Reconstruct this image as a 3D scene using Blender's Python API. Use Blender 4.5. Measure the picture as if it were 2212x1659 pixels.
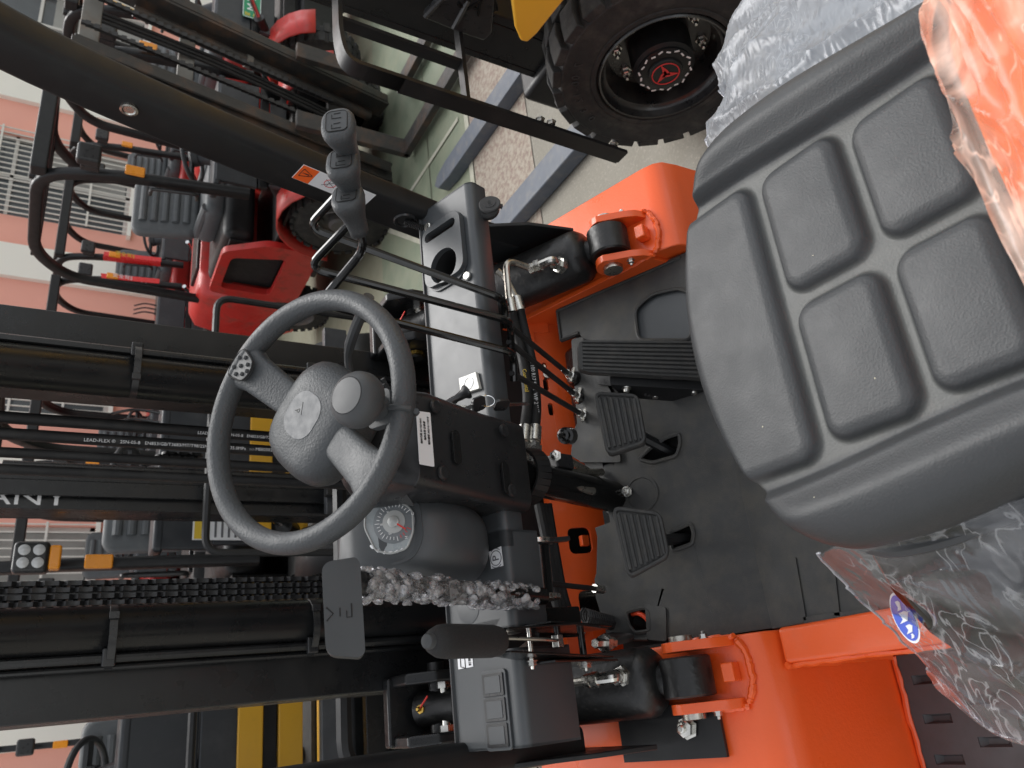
import bpy, bmesh, math, random
from mathutils import Vector as V, Matrix, noise
from mathutils.geometry import tessellate_polygon
for o in list(bpy.data.objects): bpy.data.objects.remove(o)
S = bpy.context.scene
COL = S.collection
R = math.radians
rnd = random.Random(7)

# ------------------------------------------------------------------ camera
# phone held sideways: world "up" points to the left edge of the picture
CAM = V((0, 0, 1.75))
AX = V((-0.10520211, -0.48213969, -0.86975504))   # picture right, in world
AY = V((-0.91661360, 0.38621750, -0.10322573))    # picture down, in world
AZ = V((0.38568384, 0.78636974, -0.48256669))     # view direction
cd = bpy.data.cameras.new('camera'); cam = bpy.data.objects.new('camera', cd); COL.objects.link(cam)
cam.matrix_world = Matrix(((AX.x, -AY.x, -AZ.x, CAM.x), (AX.y, -AY.y, -AZ.y, CAM.y), (AX.z, -AY.z, -AZ.z, CAM.z), (0, 0, 0, 1)))
cd.sensor_width = 36; cd.lens = 36 * 1661 / 2212; cd.clip_start = 0.02; cd.clip_end = 400
cd.dof.use_dof = True; cd.dof.focus_distance = 1.25; cd.dof.aperture_fstop = 9
S.camera = cam
S.render.resolution_x = 1024; S.render.resolution_y = 768

# ------------------------------------------------------------------ light: bright overcast
w = bpy.data.worlds.new('World'); S.world = w; w.use_nodes = True
nt = w.node_tree; bg = nt.nodes['Background']
sky = nt.nodes.new('ShaderNodeTexSky'); sky.sky_type = 'NISHITA'; sky.sun_disc = False
SUN_EL, SUN_ROT = R(52), R(38)
sky.sun_elevation = SUN_EL; sky.sun_rotation = SUN_ROT; sky.air_density = 1.0; sky.dust_density = 2.0; sky.ozone_density = 1.0
hs = nt.nodes.new('ShaderNodeHueSaturation'); hs.inputs['Saturation'].default_value = 0.15
nt.links.new(sky.outputs[0], hs.inputs['Color']); nt.links.new(hs.outputs[0], bg.inputs[0])
bg.inputs[1].default_value = 0.145
sd = bpy.data.lights.new('sun', 'SUN'); so = bpy.data.objects.new('sun', sd); COL.objects.link(so)
sd.energy = 1.35; sd.angle = R(45); sd.color = (1, 0.98, 0.95)
sdir = V((math.sin(SUN_ROT) * math.cos(SUN_EL), math.cos(SUN_ROT) * math.cos(SUN_EL), math.sin(SUN_EL)))
so.rotation_euler = sdir.to_track_quat('Z', 'Y').to_euler(); so.location = (0, 0, 20)
S.view_settings.view_transform = 'Standard'; S.view_settings.look = 'None'; S.view_settings.gamma = 1
S.view_settings.exposure = 1.08
S.render.engine = 'CYCLES'

# ------------------------------------------------------------------ helpers
def W(px, py, axis, val):
    """site survey: the point of the plane axis=val seen along a measured line of sight"""
    d = AX * (px - 1106) + AY * (py - 829.5) + AZ * 1661
    i = 'XYZ'.index(axis); t = (val - CAM[i]) / d[i]
    return CAM + d * t
def WP(px, py, p0, n):
    d = AX * (px - 1106) + AY * (py - 829.5) + AZ * 1661
    p0 = V(p0); n = V(n)
    return CAM + d * ((p0 - CAM).dot(n) / d.dot(n))

class G:
    def __init__(s): s.v = []; s.f = []; s.m = []; s.cur = 0
    def add(s, vs, fs):
        b = len(s.v); s.v += [tuple(x) for x in vs]
        for f in fs: s.f.append([b + i for i in f]); s.m.append(s.cur)
        return s
    def box(s, c, d, rot=None):
        c = V(c); h = V(d) / 2; vs = []
        for z in (-1, 1):
            for y in (-1, 1):
                for x in (-1, 1):
                    p = V((x * h.x, y * h.y, z * h.z))
                    if rot: p = rot @ p
                    vs.append(c + p)
        return s.add(vs, [(0, 2, 3, 1), (4, 5, 7, 6), (0, 1, 5, 4), (2, 6, 7, 3), (0, 4, 6, 2), (1, 3, 7, 5)])
    def bar(s, a, b, wx, wy, up=(0, 0, 1)):
        """rectangular bar from a to b"""
        a = V(a); b = V(b); d = (b - a); L = d.length; d.normalize()
        u = V(up).cross(d)
        if u.length < 1e-3: u = V((1, 0, 0)).cross(d)
        u.normalize(); v = d.cross(u)
        m = Matrix((u, v, d)).transposed()
        return s.box((a + b) / 2, (wx, wy, L), m)
    def prism(s, poly, vec):
        """closed polygon in space swept along vec"""
        n = len(poly); vec = V(vec); a = [V(p) for p in poly]; b = [p + vec for p in a]
        tris = tessellate_polygon([a])
        nn = V((0, 0, 0))
        for i in range(n): nn += a[i].cross(a[(i + 1) % n])
        flip = nn.dot(vec) > 0
        fs = []
        tn = V((0, 0, 0))
        for t in tris: tn += (a[t[1]] - a[t[0]]).cross(a[t[2]] - a[t[0]])
        tf = tn.dot(vec) > 0
        for t in tris:
            t = list(t)
            if tf: t.reverse()
            fs.append(t); fs.append([n + i for i in reversed(t)])
        for i in range(n):
            j = (i + 1) % n
            q = [i, j, n + j, n + i]
            if not flip: q.reverse()
            fs.append(q)
        return s.add(a + b, fs)
    def holes(s, loops, vec):
        """plate with holes: loops[0] outline, others holes; swept along vec"""
        vec = V(vec); L = [[V(p) for p in l] for l in loops]
        flat = [p for l in L for p in l]; n = len(flat)
        tris = tessellate_polygon(L); fs = []
        tn = V((0, 0, 0))
        for t in tris: tn += (flat[t[1]] - flat[t[0]]).cross(flat[t[2]] - flat[t[0]])
        tf = tn.dot(vec) > 0
        for t in tris:
            t = list(t)
            if tf: t.reverse()
            fs.append(t); fs.append([n + i for i in reversed(t)])
        o = 0
        for l in L:
            k = len(l)
            for i in range(k):
                j = (i + 1) % k; fs.append([o + i, o + j, n + o + j, n + o + i])
            o += k
        return s.add(flat + [p + vec for p in flat], fs)
    def tube(s, pts, r, n=10, cap=True, closed=False):
        pts = [V(p) for p in pts]; k = len(pts)
        rr = r if isinstance(r, (list, tuple)) else [r] * k
        u = None; vs = []; fs = []
        for i, p in enumerate(pts):
            if closed: d = pts[(i + 1) % k] - pts[i - 1]
            else: d = pts[min(i + 1, k - 1)] - pts[max(i - 1, 0)]
            if d.length < 1e-9: d = V((0, 0, 1))
            d.normalize()
            if u is None:
                u = d.orthogonal().normalized()
            else:
                u = u - d * u.dot(d)
                if u.length < 1e-6: u = d.orthogonal()
                u.normalize()
            w_ = d.cross(u)
            for j in range(n):
                a = 2 * math.pi * j / n
                vs.append(p + (u * math.cos(a) + w_ * math.sin(a)) * rr[i])
        for i in range(k if closed else k - 1):
            a = i * n; b = ((i + 1) % k) * n
            for j in range(n):
                jj = (j + 1) % n; fs.append((a + j, a + jj, b + jj, b + j))
        if cap and not closed:
            fs.append(tuple(range(n - 1, -1, -1))); fs.append(tuple((k - 1) * n + j for j in range(n)))
        return s.add(vs, fs)
    def lathe(s, o, ax, prof, n=24, start=None, c0=True, c1=True):
        """profile of (radius, height) turned about axis ax through o"""
        o = V(o); ax = V(ax).normalized(); u = V(start).normalized() if start else ax.orthogonal().normalized(); w_ = ax.cross(u)
        vs = []; fs = []
        for (r, h) in prof:
            for j in range(n):
                a = 2 * math.pi * j / n
                vs.append(o + ax * h + (u * math.cos(a) + w_ * math.sin(a)) * max(r, 1e-5))
        for i in range(len(prof) - 1):
            for j in range(n):
                jj = (j + 1) % n; fs.append((i * n + j, i * n + jj, (i + 1) * n + jj, (i + 1) * n + j))
        k = len(prof) - 1
        if c0: fs.append(tuple(range(n - 1, -1, -1)))
        if c1: fs.append(tuple(k * n + j for j in range(n)))
        return s.add(vs, fs)
    def grid(s, fn, nu, nv, closeu=False):
        vs = [fn(i / (nu if closeu else nu - 1), j / (nv - 1)) for j in range(nv) for i in range(nu)]; fs = []
        for j in range(nv - 1):
            for i in range(nu if closeu else nu - 1):
                ii = (i + 1) % nu
                fs.append((j * nu + i, j * nu + ii, (j + 1) * nu + ii, (j + 1) * nu + i))
        return s.add(vs, fs)
    def loft(s, rings, cap=True):
        n = len(rings[0]); vs = [p for r_ in rings for p in r_]; fs = []
        for i in range(len(rings) - 1):
            for j in range(n):
                jj = (j + 1) % n; fs.append((i * n + j, i * n + jj, (i + 1) * n + jj, (i + 1) * n + j))
        if cap:
            fs.append(tuple(range(n - 1, -1, -1))); k = len(rings) - 1; fs.append(tuple(k * n + j for j in range(n)))
        return s.add(vs, fs)
    def ball(s, c, r, n=10, m=7, sq=(1, 1, 1), rot=None):
        c = V(c); vs = []; fs = []
        for i in range(m + 1):
            th = math.pi * i / m
            for j in range(n):
                a = 2 * math.pi * j / n
                p = V((math.sin(th) * math.cos(a) * sq[0], math.sin(th) * math.sin(a) * sq[1], math.cos(th) * sq[2])) * r
                if rot: p = rot @ p
                vs.append(c + p)
        for i in range(m):
            for j in range(n):
                jj = (j + 1) % n; fs.append((i * n + j, (i + 1) * n + j, (i + 1) * n + jj, i * n + jj))
        return s.add(vs, fs)
    def hexbolt(s, o, ax, r, h, n=6, stub=0.5):
        s.lathe(o, ax, [(r * 1.45, 0), (r * 1.45, h * .18), (r * 1.12, h * .2), (r * 1.12, h * .9), (r * .9, h)], n if n > 6 else 6)
        if stub: s.lathe(V(o) + V(ax).normalized() * h, ax, [(r * .5, 0), (r * .5, h * stub), (r * .35, h * (stub + .1))], 8)
        return s

WROOT = {}
MATS = {}
def obj(name, g, mat, parent=None, bev=0, seg=2, smooth=35, sub=0, weld=False):
    me = bpy.data.meshes.new(name)
    me.from_pydata(g.v, [], g.f); me.validate()
    mats = mat if isinstance(mat, (list, tuple)) else [mat]
    for m in mats: me.materials.append(MATS[m] if isinstance(m, str) else m)
    if len(mats) > 1:
        for p, i in zip(me.polygons, g.m): p.material_index = min(i, len(mats) - 1)
    bm = bmesh.new(); bm.from_mesh(me)
    if weld: bmesh.ops.remove_doubles(bm, verts=bm.verts, dist=1e-5)
    bmesh.ops.recalc_face_normals(bm, faces=bm.faces)
    bm.to_mesh(me); bm.free()
    for p in me.polygons: p.use_smooth = True
    if smooth < 180: me.set_sharp_from_angle(angle=R(smooth))
    o = bpy.data.objects.new(name, me); COL.objects.link(o)
    if bev:
        b = o.modifiers.new('bevel', 'BEVEL'); b.width = bev; b.segments = seg; b.limit_method = 'ANGLE'; b.angle_limit = R(38); b.harden_normals = True
    if sub:
        b = o.modifiers.new('sub', 'SUBSURF'); b.levels = sub; b.render_levels = sub
    if parent is not None:
        o.parent = parent
        if parent.name in WROOT: o.matrix_parent_inverse = Matrix.Translation(-parent.location)
    return o
def root(name, loc, label, cat, group=None, world=True, rz=0):
    o = bpy.data.objects.new(name, None); COL.objects.link(o); o.location = loc; o.rotation_euler = (0, 0, rz)
    o.empty_display_size = 0.1
    o['label'] = label; o['category'] = cat
    if group: o['group'] = group
    if world: WROOT[o.name] = 1
    return o
def tag(o, label=None, cat=None, group=None, kind=None):
    for k, v in (('label', label), ('category', cat), ('group', group), ('kind', kind)):
        if v: o[k] = v
    return o

def frame(o, u, v):
    """local plane frame: returns f(x,y,z=0)->point and normal"""
    o = V(o); u = V(u).normalized(); v = V(v); v = (v - u * v.dot(u)).normalized(); n = u.cross(v)
    return (lambda x, y, z=0: o + u * x + v * y + n * z), n
def rrect(w_, h, r, n=5, cx=0, cy=0):
    out = []
    for (sx, sy, a0) in ((1, 1, 0), (-1, 1, 90), (-1, -1, 180), (1, -1, 270)):
        for i in range(n + 1):
            a = R(a0 + 90 * i / n)
            out.append((cx + sx * (w_ / 2 - r) + r * math.cos(a), cy + sy * (h / 2 - r) + r * math.sin(a)))
    return out
def circ(r, n=24, cx=0, cy=0, e=1): return [(cx + r * math.cos(2 * math.pi * i / n), cy + e * r * math.sin(2 * math.pi * i / n)) for i in range(n)]
def roundpoly(pts, r, n=4):
    """round the corners of a 2-D polygon"""
    out = []; k = len(pts)
    for i in range(k):
        p = V((*pts[i], 0)); a = V((*pts[i - 1], 0)); b = V((*pts[(i + 1) % k], 0))
        da = (a - p); db = (b - p); ra = min(r, da.length * .45, db.length * .45)
        q0 = p + da.normalized() * ra; q1 = p + db.normalized() * ra
        for j in range(n + 1):
            t = j / n; q = q0.lerp(p, t).lerp(p.lerp(q1, t), t); out.append((q.x, q.y))
    return out
def bend(pts, r, n=5):
    """polyline with rounded bends"""
    pts = [V(p) for p in pts]; out = [pts[0]]
    for i in range(1, len(pts) - 1):
        p = pts[i]; da = pts[i - 1] - p; db = pts[i + 1] - p
        ra = min(r, da.length * .45, db.length * .45)
        q0 = p + da.normalized() * ra; q1 = p + db.normalized() * ra
        for j in range(n + 1):
            t = j / n; out.append(q0.lerp(p, t).lerp(p.lerp(q1, t), t))
    out.append(pts[-1]); return out
def spline(pts, n=8):
    pts = [V(p) for p in pts]; out = []
    for i in range(len(pts) - 1):
        p0 = pts[max(i - 1, 0)]; p1 = pts[i]; p2 = pts[i + 1]; p3 = pts[min(i + 2, len(pts) - 1)]
        for j in range(n):
            t = j / n
            out.append(.5 * ((2 * p1) + (p2 - p0) * t + (2 * p0 - 5 * p1 + 4 * p2 - p3) * t * t + (3 * p1 - p0 - 3 * p2 + p3) * t ** 3))
    out.append(pts[-1]); return out
def text(name, body, o, u, v, size, mat, parent, depth=0.0004, align='CENTER', sx=1):
    cu = bpy.data.curves.new('txt', 'FONT'); cu.body = body; cu.size = size; cu.align_x = align; cu.align_y = 'CENTER'; cu.extrude = depth; cu.resolution_u = 2
    t = bpy.data.objects.new('txt', cu); COL.objects.link(t); bpy.context.view_layer.update()
    dg = bpy.context.evaluated_depsgraph_get()
    me = bpy.data.meshes.new_from_object(t.evaluated_get(dg)); bpy.data.objects.remove(t)
    u = V(u).normalized(); v = V(v); v = (v - u * v.dot(u)).normalized(); n = u.cross(v)
    M = Matrix(((u.x * sx, v.x, n.x, o[0]), (u.y * sx, v.y, n.y, o[1]), (u.z * sx, v.z, n.z, o[2]), (0, 0, 0, 1)))
    me.transform(M); me.materials.clear(); me.materials.append(MATS[mat])
    ob = bpy.data.objects.new(name, me); COL.objects.link(ob)
    if parent is not None:
        ob.parent = parent
        if parent.name in WROOT: ob.matrix_parent_inverse = Matrix.Translation(-parent.location)
    return ob

# ------------------------------------------------------------------ materials
def mat(name, col, rough=.5, metal=0, var=0.12, vscale=6, bump=0, bscale=300, dirt=None, dirtamt=0, dscale=8, coat=0, spec=.5, bkind='noise', rvar=.1, dsharp=.12):
    m = bpy.data.materials.new(name); m.use_nodes = True; MATS[name] = m
    N = m.node_tree.nodes; L = m.node_tree.links; b = N['Principled BSDF']
    tc = N.new('ShaderNodeTexCoord')
    def noisen(sc, det=4, rg=.55):
        t = N.new('ShaderNodeTexNoise'); t.inputs['Scale'].default_value = sc; t.inputs['Detail'].default_value = det; t.inputs['Roughness'].default_value = rg
        L.new(tc.outputs['Object'], t.inputs['Vector']); return t
    n1 = noisen(vscale)
    mx = N.new('ShaderNodeMix'); mx.data_type = 'RGBA'
    c = V(col[:3]); a = [max(0, x * (1 - var)) for x in c]; d = [min(1, x * (1 + var)) for x in c]
    mx.inputs[6].default_value = (*a, 1); mx.inputs[7].default_value = (*d, 1); L.new(n1.outputs[0], mx.inputs[0])
    out = mx.outputs[2]
    rr = N.new('ShaderNodeMapRange'); rr.inputs[1].default_value = .3; rr.inputs[2].default_value = .7
    rr.inputs[3].default_value = max(.02, rough - rvar); rr.inputs[4].default_value = min(1, rough + rvar)
    n2 = noisen(vscale * 3.1); L.new(n2.outputs[0], rr.inputs[0])
    rout = rr.outputs[0]
    if dirt:
        n3 = noisen(dscale, 8, .65)
        cr = N.new('ShaderNodeMapRange'); cr.inputs[1].default_value = .62 - dirtamt * .3 - dsharp; cr.inputs[2].default_value = .62 - dirtamt * .3 + dsharp; cr.clamp = True
        L.new(n3.outputs[0], cr.inputs[0])
        mm = N.new('ShaderNodeMath'); mm.operation = 'MULTIPLY'; mm.inputs[1].default_value = min(1, .35 + dirtamt); L.new(cr.outputs[0], mm.inputs[0])
        m2 = N.new('ShaderNodeMix'); m2.data_type = 'RGBA'; L.new(mm.outputs[0], m2.inputs[0]); L.new(out, m2.inputs[6]); m2.inputs[7].default_value = (*dirt, 1)
        out = m2.outputs[2]
        m3 = N.new('ShaderNodeMix'); m3.data_type = 'FLOAT'; L.new(mm.outputs[0], m3.inputs[0]); L.new(rout, m3.inputs[2]); m3.inputs[3].default_value = .85
        rout = m3.outputs[0]
    L.new(out, b.inputs['Base Color']); L.new(rout, b.inputs['Roughness'])
    b.inputs['Metallic'].default_value = metal; b.inputs['Specular IOR Level'].default_value = spec
    if coat: b.inputs['Coat Weight'].default_value = coat; b.inputs['Coat Roughness'].default_value = .12
    if bump:
        if bkind == 'leather':
            t = N.new('ShaderNodeTexVoronoi'); t.feature = 'SMOOTH_F1'; t.inputs['Scale'].default_value = bscale; L.new(tc.outputs['Object'], t.inputs['Vector'])
            # warp the cells
            nz = noisen(bscale * .6, 2); vm = N.new('ShaderNodeVectorMath'); vm.operation = 'SCALE'; vm.inputs['Scale'].default_value = .6 / bscale * 1.6
            va = N.new('ShaderNodeVectorMath'); va.operation = 'ADD'; L.new(nz.outputs['Color'], vm.inputs[0]); L.new(vm.outputs[0], va.inputs[0]); L.new(tc.outputs['Object'], va.inputs[1]); L.new(va.outputs[0], t.inputs['Vector'])
        else:
            t = noisen(bscale, 3)
        bp = N.new('ShaderNodeBump'); bp.inputs['Strength'].default_value = bump; bp.inputs['Distance'].default_value = .5 / bscale
        L.new(t.outputs[0], bp.inputs['Height']); L.new(bp.outputs[0], b.inputs['Normal'])
    return m
DUST = (.20, .175, .135)
mat('orange', (.82, .108, .016), .36, var=.06, vscale=3, coat=.25, bump=.12, bscale=170, dirt=(.55, .12, .05), dirtamt=-.15, dscale=30)
mat('seat_vinyl', (.034, .0365, .0385), .5, var=.10, vscale=9, bump=.26, bscale=480, bkind='leather', dirt=(.075, .078, .078), dirtamt=-.25, dscale=130, spec=.40, rvar=.04)
mat('seat_seam', (.115, .12, .115), .75, var=.15, vscale=40, bump=.3, bscale=700, dirt=(.25, .235, .19), dirtamt=.05, dscale=22)
def seat_mix():
    m = MATS['seat_vinyl']; N = m.node_tree.nodes; L = m.node_tree.links; b = N['Principled BSDF']
    at = N.new('ShaderNodeAttribute'); at.attribute_name = 'seam'
    s0 = b.inputs['Base Color'].links[0].from_socket
    nz = N.new('ShaderNodeTexNoise'); nz.inputs['Scale'].default_value = 35; nz.inputs['Detail'].default_value = 6
    tc = [n for n in N if n.type == 'TEX_COORD'][0]; L.new(tc.outputs['Object'], nz.inputs['Vector'])
    cr = N.new('ShaderNodeMix'); cr.data_type = 'RGBA'; cr.inputs[6].default_value = (.060, .064, .063, 1); cr.inputs[7].default_value = (.100, .101, .094, 1); L.new(nz.outputs[0], cr.inputs[0])
    mx = N.new('ShaderNodeMix'); mx.data_type = 'RGBA'; L.new(at.outputs['Fac'], mx.inputs[0]); L.new(s0, mx.inputs[6]); L.new(cr.outputs[2], mx.inputs[7]); L.new(mx.outputs[2], b.inputs['Base Color'])
seat_mix()
mat('wheel_rubber', (.050, .054, .057), .52, var=.06, bump=.38, bscale=330, bkind='leather', spec=.4)
mat('smooth_rubber', (.045, .048, .050), .52, var=.06, spec=.4)
mat('lens_medal', (.062, .067, .073), .48, var=.15, vscale=25, coat=.08)
mat('black_plastic', (.018, .0185, .0195), .32, var=.12, vscale=12, bump=.08, bscale=900, spec=.5, dirt=(.04, .04, .038), dirtamt=-.12, dscale=25)
mat('dash_plastic', (.052, .057, .061), .40, var=.08, vscale=10, bump=.05, bscale=700, dirt=(.10, .10, .095), dirtamt=-.22, dscale=30, rvar=.03)
mat('gloss_black', (.006, .006, .006), .2, var=.1, coat=.3, spec=.35)
mat('black_paint', (.0105, .011, .0117), .44, var=.15, vscale=7, bump=.04, bscale=200, dirt=(.035, .034, .031), dirtamt=-.06, dscale=14, spec=.35)
mat('mast_paint', (.0105, .011, .0117), .30, var=.2, vscale=5, bump=.03, bscale=150, dirt=(.030, .027, .022), dirtamt=-.06, dscale=9, spec=.4)
mat('cylinder_paint', (.010, .010, .010), .38, var=.2, vscale=14, bump=.2, bscale=140, dirt=(.075, .07, .06), dirtamt=-.02, dscale=120, dsharp=.06)
mat('hose', (.008, .008, .0085), .62, var=.15, bump=.25, bscale=500, dirt=(.05, .047, .042), dirtamt=.05, dscale=20)
mat('mat_rubber', (.036, .0365, .0360), .58, var=.25, vscale=7, bump=.45, bscale=600, dirt=(.105, .094, .072), dirtamt=.08, dscale=30, dsharp=.16)
mat('pedal_rubber', (.040, .040, .039), .62, var=.12, vscale=30, bump=.25, bscale=600, dirt=(.11, .10, .085), dirtamt=.08, dscale=40)
mat('step_plate', (.072, .074, .077), .6, var=.1, vscale=10, bump=.1, bscale=500, dirt=(.06, .05, .045), dirtamt=.05, dscale=18)
mat('zinc', (.62, .61, .57), .28, metal=1, var=.15, vscale=40)
mat('steel_pipe', (.50, .48, .43), .32, metal=1, var=.2, vscale=30)
mat('chrome', (.75, .75, .75), .12, metal=1, var=.05)
mat('brass', (.65, .42, .10), .3, metal=1, var=.2, vscale=60)
mat('chain_steel', (.020, .020, .021), .38, metal=.2, var=.2, vscale=60)
mat('white_label', (.78, .79, .80), .45, var=.03)
mat('cream_label', (.75, .70, .52), .5, var=.05)
mat('black_ink', (.02, .02, .02), .5, var=0)
mat('grey_ink', (.13, .13, .14), .5, var=0)
mat('white_ink', (.75, .75, .75), .5, var=0)
mat('yellow_ink', (.75, .52, .05), .5, var=0)
mat('red_ink', (.65, .03, .03), .5, var=0)
mat('orange_ink', (.85, .12, .01), .5, var=0)
mat('blue_ink', (.05, .10, .55), .45, var=.05)
mat('gauge_face', (.26, .29, .30), .25, var=.35, vscale=30, coat=.6, dirt=(.30, .32, .33), dirtamt=.1, dscale=25)  # pale tone mixes sky reflection and film haze into the face colour
mat('gauge_dark', (.15, .165, .175), .3, var=.2, coat=.6)  # dial tone lightened to include the haze over the lens
mat('gauge_silver', (.42, .43, .42), .35, metal=.3, var=.1)
mat('red_wire', (.75, .07, .02), .45, var=.05)
mat('red_plastic', (.65, .04, .03), .4, var=.05)
mat('foam_grip', (.014, .014, .0145), .8, var=.2, vscale=200, bump=.5, bscale=1500)
mat('cap_rubber', (.028, .028, .028), .7, var=.1)
mat('dark_void', (.008, .008, .008), .8, var=.2)  # near-black that stands for the shade in holes, wells and grooves; also marks
mat('sensor_film', (.55, .55, .50), .3, var=.1, coat=.4)
def plastic_film(name, tint=(.9, .92, .95), alpha=.35, rough=.12, bumps=.6, scale=30, haze=(.62, .64, .66), refl=.8, lo=.35, hi=1.7, streak=.5, thr=.62):
    """clear packing film: mostly see-through, creased, with milky patches"""
    m = bpy.data.materials.new(name); m.use_nodes = True; MATS[name] = m
    N = m.node_tree.nodes; L = m.node_tree.links; N.remove(N['Principled BSDF']); out = N['Material Output']
    tc = N.new('ShaderNodeTexCoord')
    def nz(sc, det, dist=0):
        t = N.new('ShaderNodeTexNoise'); t.inputs['Scale'].default_value = sc; t.inputs['Detail'].default_value = det; t.inputs['Distortion'].default_value = dist
        L.new(tc.outputs['Object'], t.inputs['Vector']); return t
    mp = N.new('ShaderNodeMapping'); mp.inputs['Scale'].default_value = (1, 3.2, 1.3); mp.inputs['Rotation'].default_value = (.3, .2, .5); L.new(tc.outputs['Object'], mp.inputs[0])
    a = N.new('ShaderNodeTexNoise'); a.noise_type = 'RIDGED_MULTIFRACTAL'; a.inputs['Scale'].default_value = scale; a.inputs['Detail'].default_value = 5; L.new(mp.outputs[0], a.inputs['Vector'])
    bp = N.new('ShaderNodeBump'); bp.inputs['Strength'].default_value = bumps; bp.inputs['Distance'].default_value = .006; L.new(a.outputs[0], bp.inputs['Height'])
    tr = N.new('ShaderNodeBsdfTransparent'); tr.inputs[0].default_value = (*tint, 1)
    gl = N.new('ShaderNodeBsdfGlossy'); gl.inputs['Roughness'].default_value = rough; gl.inputs[0].default_value = (.95, .96, 1, 1); L.new(bp.outputs[0], gl.inputs['Normal'])
    df0 = N.new('ShaderNodeBsdfDiffuse'); df0.inputs[0].default_value = (*haze, 1); L.new(bp.outputs[0], df0.inputs['Normal'])
    tl = N.new('ShaderNodeBsdfTranslucent'); tl.inputs[0].default_value = (*haze, 1)
    df = N.new('ShaderNodeMixShader'); df.inputs[0].default_value = .45; L.new(df0.outputs[0], df.inputs[1]); L.new(tl.outputs[0], df.inputs[2])
    fr = N.new('ShaderNodeFresnel'); fr.inputs[0].default_value = 1.5; L.new(bp.outputs[0], fr.inputs['Normal'])
    fm = N.new('ShaderNodeMath'); fm.operation = 'MULTIPLY_ADD'; fm.inputs[1].default_value = refl; fm.inputs[2].default_value = .01; fm.use_clamp = True; L.new(fr.outputs[0], fm.inputs[0])
    patch = nz(scale * .35, 6, 1.2)
    mr = N.new('ShaderNodeMapRange'); mr.inputs[1].default_value = .42; mr.inputs[2].default_value = .72; mr.inputs[3].default_value = alpha * lo; mr.inputs[4].default_value = min(1, alpha * hi); L.new(patch.outputs[0], mr.inputs[0])
    mp2 = N.new('ShaderNodeMapping'); mp2.inputs['Scale'].default_value = (1, 2.2, 1); mp2.inputs['Rotation'].default_value = (0, 0, -.7); L.new(tc.outputs['Object'], mp2.inputs[0])
    rz_ = N.new('ShaderNodeTexNoise'); rz_.inputs['Scale'].default_value = scale * .55; rz_.inputs['Detail'].default_value = 2; rz_.inputs['Distortion'].default_value = 1.4; L.new(mp2.outputs[0], rz_.inputs['Vector'])
    ab = N.new('ShaderNodeMath'); ab.operation = 'SUBTRACT'; ab.inputs[1].default_value = .5; L.new(rz_.outputs[0], ab.inputs[0])
    ab2 = N.new('ShaderNodeMath'); ab2.operation = 'ABSOLUTE'; L.new(ab.outputs[0], ab2.inputs[0])
    st = N.new('ShaderNodeMapRange'); st.inputs[1].default_value = .0; st.inputs[2].default_value = .03; st.inputs[3].default_value = streak; st.inputs[4].default_value = 0; L.new(ab2.outputs[0], st.inputs[0])  # white streaks paint crease glints into the film's opacity
    gate = nz(scale * .3, 3); gm = N.new('ShaderNodeMapRange'); gm.inputs[1].default_value = thr - .08; gm.inputs[2].default_value = thr + .02; L.new(gate.outputs[0], gm.inputs[0])
    sg = N.new('ShaderNodeMath'); sg.operation = 'MULTIPLY'; L.new(st.outputs[0], sg.inputs[0]); L.new(gm.outputs[0], sg.inputs[1])
    ad = N.new('ShaderNodeMath'); ad.operation = 'ADD'; ad.use_clamp = True; L.new(mr.outputs[0], ad.inputs[0]); L.new(sg.outputs[0], ad.inputs[1]); mr = ad
    m1 = N.new('ShaderNodeMixShader'); L.new(mr.outputs[0], m1.inputs[0]); L.new(tr.outputs[0], m1.inputs[1]); L.new(df.outputs[0], m1.inputs[2])
    m2 = N.new('ShaderNodeMixShader'); L.new(fm.outputs[0], m2.inputs[0]); L.new(m1.outputs[0], m2.inputs[1]); L.new(gl.outputs[0], m2.inputs[2])
    L.new(m2.outputs[0], out.inputs[0]); return m
plastic_film('film_clear', tint=(.93, .93, .94), alpha=.15, scale=22, haze=(.74, .75, .76), refl=.75, bumps=.35, rough=.10, streak=.42, thr=.5)
plastic_film('film_milky', tint=(.9, .92, .94), alpha=.62, rough=.2, scale=40, haze=(.46, .48, .505), refl=.45, bumps=.5, lo=.85, hi=1.12, streak=.3, thr=.5)
plastic_film('film_bubble', tint=(.97, .97, .97), alpha=.30, rough=.06, bumps=.3, scale=150, haze=(.97, .96, .95), refl=1.0)
plastic_film('film_orange', tint=(.97, .86, .8), alpha=.58, rough=.3, scale=26, haze=(.92, .78, .66), refl=.4, bumps=.3, lo=.3, hi=1.6, streak=.5, thr=.45)
mat('slate_trim', (.16, .18, .20), .5, var=.15, vscale=20, bump=.2, bscale=120)
# ================================================================== the orange forklift the photo is taken from
XC = .443
OWN = root('forklift', (XC, 0.6, 0), 'orange forklift in the foreground with black seat, steering wheel and pedals', 'forklift')
def P(name, g, m, parent=None, **k): return obj(name, g, m, OWN if parent is None else parent, **k)
def yz(poly, x0, x1):  # prism of a side profile
    return G().prism([(x0, y, z) for y, z in poly], (x1 - x0, 0, 0))

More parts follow.
